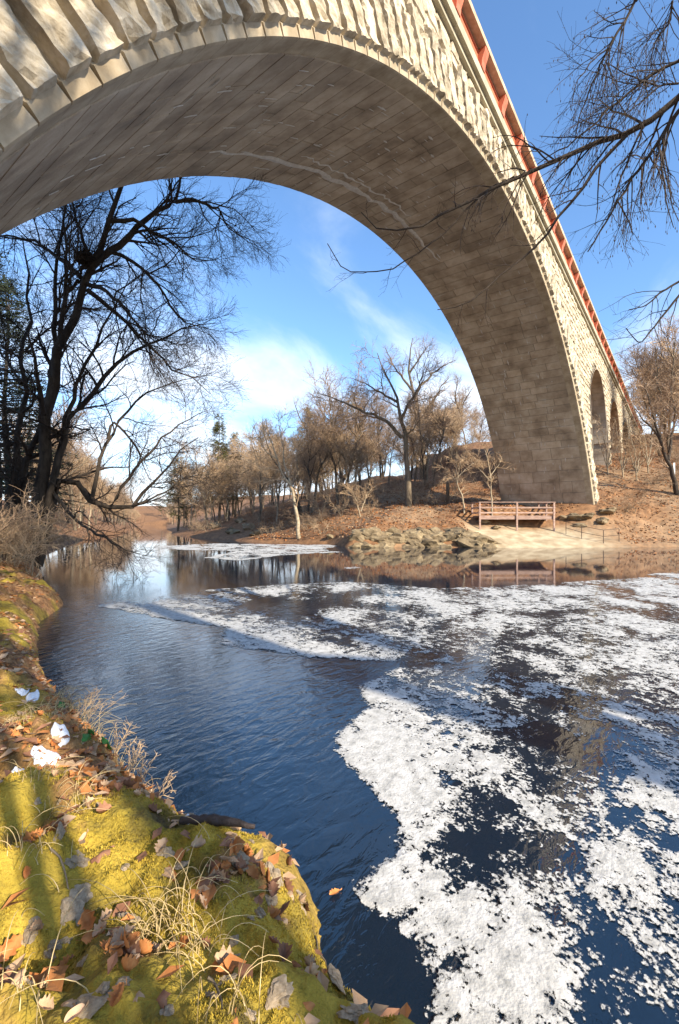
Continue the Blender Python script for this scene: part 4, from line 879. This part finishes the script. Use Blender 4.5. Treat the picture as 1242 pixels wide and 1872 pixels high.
# ------------------------------------------------------------------ foreground: leaves, moss, stones, grass, snow
def near_at(px, py, amin=.8, amax=8):
    a = np.arange(amin, amax, .02)
    for sh in range(40):
        r = (px-sh*8-621)/FPX; z = HCAM+a*(Y0-py)/FPX; g = Hn(a, a*r); k = np.nonzero(z <= np.where(g > .02, g, -9))[0]
        if len(k): return a[k[0]], a[k[0]]*r
    return 2.0, -1.2
def nz(a, b): return float(Hn(np.array([a]), np.array([b]))[0])
def nrm_at(a, b, e=.03):
    z0 = nz(a, b); da = (nz(a+e, b)-nz(a-e, b))/(2*e); db = (nz(a, b+e)-nz(a, b-e))/(2*e); n = UP-FW*da-RT*db; return n/np.linalg.norm(n), z0
def leaf_mesh(r, lobes, L, W, curl, m):
    """a lobed dead leaf: midrib plus scalloped rim, curled"""
    n = 22; t = np.linspace(0, 1, n); w = W*np.sin(np.pi*t**.8)**.7*(1-.36*(.5-.5*np.cos(2*lobes*np.pi*t+.6)))+.002
    y = (t-.5)*L; rows = []
    for s in (-1, -.5, 0, .5, 1):
        x = s*w; z = curl*(np.abs(s)**1.6)*w*1.2+curl*.9*((t-.45)**2)*L+r.normal()*.002+.003*np.sin(7*t+3*s)
        rows.append(np.stack([x, y+.25*np.abs(s)*w, z], 1))
    V = np.concatenate(rows); F = grid_faces(5, n)
    st = np.array([[0, -.5*L, 0], [.003, -.5*L, 0], [.003, -.72*L, .01*r.normal()], [0, -.72*L, .01*r.normal()]]); k = len(V)
    V = np.concatenate([V, st]); F = np.concatenate([F, [[k, k+1, k+2, k+3]]])
    return mesh('fallen_leaf', V, F, True, (m,))
def place(o, a, b, r, lift=.006, tilt=.25, spin=None):
    n, z = nrm_at(a, b); n = n+r.normal(size=3)*tilt; n /= np.linalg.norm(n); q = Vector(n).to_track_quat('Z', 'Y')
    o.rotation_mode = 'QUATERNION'; from mathutils import Quaternion
    o.rotation_quaternion = q @ Quaternion((0, 0, 1), r.uniform(0, 6.28) if spin is None else spin); o.location = AB(a, b, z+lift)
def leaves():
    r = np.random.default_rng(111); ms = []
    for c in range(3):
        ms.append([leaf_mesh(r, lb, L, W, cu, M_leaf[c]) for lb, L, W, cu in ((4, .105, .036, .7), (3, .085, .036, 1.2), (0, .075, .019, .8), (3, .095, .042, -.8), (4, .07, .026, 1.5))])
    nm = ['orange', 'tan', 'dark brown']; n = 0; tries = 0
    while n < 290 and tries < 9000:
        tries += 1; px = r.uniform(-40, 660); py = r.uniform(1200, 1930); a = (HCAM-.5)*FPX/(py-Y0); b = a*(px-621)/FPX
        A1, B1 = np.array([a]), np.array([b])
        if a > 4.5 or nz(a, b) < .06: continue
        lt = litterness(A1, B1)[0]
        if r.random() > .045+.9*lt: continue
        c = int(r.choice(3, p=(.5, .28, .22) if lt > .4 else (.3, .45, .25))); where = 'in the leaf drift along the bank top' if lt > .4 else 'lying on the moss'
        o = obj('fallen_leaf', ms[c][int(r.integers(0, 5))], label=nm[c]+' curled dead leaf '+where, cat='leaf', group=nm[c]+' leaves '+where); place(o, a, b, r, .008, .35); s = r.uniform(.36, .68); o.scale = (s, s, s); n += 1
    # heap of smaller litter
    for nm_, cnt, am in (('leaf_litter', 2600, None),):
        parts = [[], [], []]
        A_ = np.concatenate([r.uniform(1.0, 6.2, 12000), r.uniform(5.5, 13, 9000)]); B_ = np.concatenate([r.uniform(-5.2, .3, 12000), r.uniform(-11, -3, 9000)]); lt = litterness(A_, B_); Zz = Hn(A_, B_); k = (r.random(21000) < lt*.9+.09) & (Zz > .1); A_, B_, Zz = A_[k], B_[k], Zz[k]
        m = len(A_); th = r.uniform(0, 6.28, m); L = r.uniform(.02, .05, m); el = r.normal(size=m)*.4
        d = np.cos(th)[:, None]*FW+np.sin(th)[:, None]*RT; d[:, 2] = el*.6; w = -np.sin(th)[:, None]*FW+np.cos(th)[:, None]*RT; w[:, 2] = r.normal(size=m)*.35; c = AB(A_[:, None], B_[:, None], Zz[:, None]+.010)
        lift = np.zeros((m, 3)); lift[:, 2] = .012*r.random(m)
        V = np.stack([c-d*L[:, None], c+w*L[:, None]*.5+lift, c+d*L[:, None], c-w*L[:, None]*.5+lift], 1).reshape(-1, 3); F = np.arange(4*m).reshape(-1, 4)
        F3 = np.concatenate([F[:, [0, 1, 2]], F[:, [0, 2, 3]]]); mi = np.tile(r.integers(0, 3, m), 2)
        obj('leaf_litter', mesh('leaf_litter', V, F3, False, M_leaf, mi), label='small broken leaf litter over the near bank', cat='leaves', kind='stuff')
    # far bank litter
    m = 26000; px = r.uniform(460, 1300, m); a = r.uniform(29, 52, m); b = a*(px-621)/FPX; ok = ~inside(a, b) & (seg_d(SHR, a, b) > .4) & ~((b > 8.8) & (b < 19) & (seg_d(SHR, a, b) < 4.5)); a, b = a[ok], b[ok]; z = H(a, b); m = len(a)
    w0 = a[:, None]*FW+b[:, None]*RT+(z+.03)[:, None]*UP; d = r.normal(size=(m, 3))*[1, 1, .45]; d /= np.linalg.norm(d, axis=1)[:, None]; w = np.cross(d, r.normal(size=(m, 3))*[.4, .4, 1]); w /= np.linalg.norm(w, axis=1)[:, None]; L = r.uniform(.04, .11, m)[:, None]
    V = np.stack([w0-d*L, w0+w*L*.6, w0+d*L, w0-w*L*.6], 1).reshape(-1, 3)
    obj('leaf_litter', mesh('leaf_litter', V, np.arange(4*m).reshape(-1, 4), False, M_leaf, r.choice(3, m, p=(.42, .28, .30))), label='fallen leaves scattered over the far bank', cat='leaves', kind='stuff')
    o = obj('floating_leaf', ms[0][0], label='brown leaf floating beside the foam edge', cat='leaf', loc=AB(*px_poly_w([(612, 1636)])[0], .006)); o.rotation_euler = (0, 0, 1.2); o.scale = (.5, .5, .3)
leaves()
def moss():
    r = np.random.default_rng(121); m = 240000; A_ = np.concatenate([r.uniform(.9, 2.6, m//2), r.uniform(.9, 5, m//2)]); B_ = -A_*r.uniform(-.12, .80, m); lt = litterness(A_, B_); Z = Hn(A_, B_)
    thin = fbm(A_*5, B_*5, 3, 170)
    k = (Z > .03) & (r.random(m) > lt*1.1) & (thin > .43); A_, B_, Z = A_[k], B_[k], Z[k]; m = len(A_)
    c = A_[:, None]*FW+B_[:, None]*RT+(Z-.003)[:, None]*UP; d = r.normal(size=(m, 3))*.55; d[:, 2] = 1; d /= np.linalg.norm(d, axis=1)[:, None]
    w = np.cross(d, r.normal(size=(m, 3))); w /= np.linalg.norm(w, axis=1)[:, None]; L = (r.uniform(.004, .010, m)*(.8+.25*A_))[:, None]
    V = np.stack([c-w*L*.22, c+w*L*.22, c+d*L], 1).reshape(-1, 3)
    obj('moss', mesh('moss', V, np.arange(3*m).reshape(-1, 3), False, (M_mosstuft,)), label='yellow green moss cushion over the near rock', cat='moss', kind='stuff')
moss()
def small_things():
    r = np.random.default_rng(131); ms = [rock_mesh(r, 1.0, M_stone, 4, .7, 1.1) for _ in range(5)]
    for i, (px, py, s) in enumerate(((145, 1580, 26), (150, 1640, 30), (125, 1670, 28), (60, 1700, 22), (165, 1840, 40), (45, 1735, 16), (440, 1580, 26), (500, 1600, 24), (490, 1650, 22), (510, 1830, 30), (455, 1860, 18), (430, 1720, 14), (300, 1560, 14), (230, 1590, 12), (640, 1800, 26), (650, 1850, 30), (545, 1640, 20), (345, 1495, 16))):
        a, b = near_at(px, py); sz = s*a/FPX*.8
        zone = 'at the foot of the rock by the water' if px > 600 else 'far along the bank by the water' if py < 1200 else 'poking out of the moss near the rock edge' if px > 400 else 'embedded in the moss among the tree shadows'
        o = obj('stone', ms[i % 5], label='pale grey stone '+zone, cat='stone', group='stones '+zone); place(o, a, b, r, -sz*.12, .15); o.scale = (sz, sz, sz*.7)
    for i in range(34):
        a = r.uniform(1.0, 2.0); b = -a*r.uniform(.02, .74)
        if nz(a, b) < .1: continue
        sz = r.uniform(.008, .022); o = obj('stone', ms[i % 5], label='tan pebble sized stone half sunk in the moss', cat='stone', group='small stones in the moss'); place(o, a, b, r, -sz*.1, .2); o.scale = (sz*1.3, sz, sz*.8)
    # snow
    for i, (px, py, w) in enumerate(((85, 1382, 44), (30, 1410, 26), (112, 1350, 26), (42, 1268, 22), (60, 1280, 18), (345, 1502, 14))):
        a, b = near_at(px, py); sz = w*a/FPX*.6
        n = 26; u = np.linspace(-1, 1, n); X, Y = np.meshgrid(u, u, indexing='ij'); rad = np.hypot(X, Y)*(1+.5*(fbm(np.cos(np.arctan2(Y, X))*1.4+i*5, np.sin(np.arctan2(Y, X))*1.4, 2, 180)-.5))
        Aa = a+X*sz*.8*1.2; Bb = b+Y*sz; h = np.clip(1-rad**2, -.2, 1); Z = Hn(Aa, Bb)+np.where(h > 0, .006+.012*np.sqrt(np.maximum(h, 0)), -.02)
        p0 = AB(a, b, nz(a, b)); V = (Aa[..., None]*FW+Bb[..., None]*RT+Z[..., None]*UP).reshape(-1, 3)-p0; F = grid_faces(n, n)[:, ::-1]; F = F[(h.ravel()[F] > -.15).all(1)]; uu, inv = np.unique(F, return_inverse=True)
        obj('snow_patch', mesh('snow_patch', V[uu], inv.reshape(F.shape), True, (M_snow,)), label=('largest white snow patch on the leaf drift', 'small oval snow patch beside the largest one', 'thin snow remnant above the largest patch', 'broken snow remnant higher up the leafy bank', 'second fragment of snow up the leafy bank', 'sliver of snow beside the dark stick')[i], cat='snow', loc=p0)
    # ivy
    mi = leaf_mesh(r, 2, .05, .028, .3, M_ivy)
    for px, py in ((190, 1365), (198, 1378), (165, 1350), (205, 1372), (158, 1366), (112, 1300)):
        a, b = near_at(px, py); o = obj('ivy_leaf', mi, label='small green ivy leaf among orange dead leaves', cat='leaf', group='ivy leaves on the bank'); place(o, a, b, r, .02, .3)
    # dry grass tufts
    spots = [(215, 1345, .30, 46), (180, 1300, .32, 46), (250, 1400, .22, 30), (150, 1290, .26, 40), (330, 1680, .26, 26), (300, 1720, .30, 26), (430, 1830, .30, 10), (360, 1740, .24, 20), (60, 1560, .22, 18), (120, 1480, .2, 18), (30, 1330, .25, 30), (90, 1310, .25, 30), (380, 1600, .18, 10), (20, 1830, .22, 14), (70, 1430, .2, 16)]
    for i, (px, py, L, n) in enumerate(spots):
        a, b = near_at(px, py); p0 = AB(a, b, nz(a, b)); k = 8; an = r.uniform(0, 6.28, n); sp = r.uniform(.3, 1.2, n); u = np.linspace(0, 1, k); ln = L*r.uniform(.5, 1.2, n)
        off = r.normal(size=(n, 3))*[.05, .05, 0]; off[:, 2] = [nz(*( (p0+o_)@FW, (p0+o_)@RT))-p0[2]-.005 for o_ in off]
        lean = (AB(.3, .5)*.6)[None]; d = np.stack([np.cos(an), np.sin(an), 0*an], 1)*sp[:, None]+lean*(.5 if py < 1500 else 0)
        P = off[:, None]+d[:, None]*(ln[:, None]*u[None]**1.5)[..., None]*.8; P[..., 2] += ln[:, None]*(u[None]*.85-.62*u[None]**2.4)
        zone = 'on the bank edge over the water' if 140 < px < 260 and py < 1420 else 'on the mossy rock' if py > 1520 else 'among the dead leaves'
        obj('dry_grass_tuft', mesh('dry_grass_tuft', *tubes(P, np.tile(np.linspace(.0016, .0006, k), (n, 1)), 3), True, (M_straw,)), label='tuft of dry straw grass '+zone, cat='grass', group='dry grass '+zone, loc=p0)
    # bare twiggy plants on the edge
    for i, (px, py, L) in enumerate(((265, 1415, .17), (290, 1440, .15), (240, 1385, .17), (205, 1330, .20), (310, 1460, .11), (185, 1310, .20))):
        a, b = near_at(px, py); p0 = AB(a, b, nz(a, b)-.01); limbs = []
        for q in range(5): d = AB(r.normal()*.3+.2, r.normal()*.4+.35, 1.0); limbs.append(([np.zeros(3), d*L*.5+r.normal(size=3)*.02, d*L], .0021, .0008))
        o = make_tree('twig_plant', limbs, (0, 0, 0), r, 1, (4, 2, 0), .0011, (M_twig_p, M_twig_p), 'thin bare pinkish stems sprouting from the bank edge over the water', 'bare stems on the bank edge', 'plant', lens=(L*.45, L*.22, .02), sides0=5); o.location = p0
    # stick, twigs
    q0 = near_at(330, 1512); q1 = near_at(400, 1516); p0 = AB(*q0, nz(*q0)+.02); dv = AB(*q1, nz(*q1)+.03)-p0; p = [p0, p0+dv*.5+UP*.006, p0+dv*1.1, p0+dv*1.9-UP*.03]
    V, F = tubes(np.stack([resample(p, 14)+r.normal(size=(14, 3))*.004-p0]), np.interp(np.linspace(0, 1, 14), [0, .5, 1], [.014, .020, .008])[None], 8)
    obj('dead_stick', mesh('dead_stick', V, F, True, (M_snowbark,)), label='dark wet stick lying across the rock edge above the water', cat='stick', loc=p0)
    for (x0, y0, x1, y1), lab in (((92, 1560, 125, 1650), 'thin curved twig lying on the moss'), ((380, 1800, 405, 1860), 'short thin twig on the bright moss'), ((600, 1720, 690, 1800), 'thin bare twig trailing into the water by the rock')):
        pts = []
        for t in np.linspace(0, 1, 7):
            a, b = near_at(x0+(x1-x0)*t+8*math.sin(3*t), y0+(y1-y0)*t); pts.append(AB(a, b, max(nz(a, b), 0)+.015))
        p0 = pts[0]; V, F = tubes((np.array(pts)-p0)[None], np.linspace(.004, .0018, 7)[None], 5); obj('dead_twig', mesh('dead_twig', V, F, True, (M_bark_m,)), label=lab, cat='twig', loc=p0)
small_things()
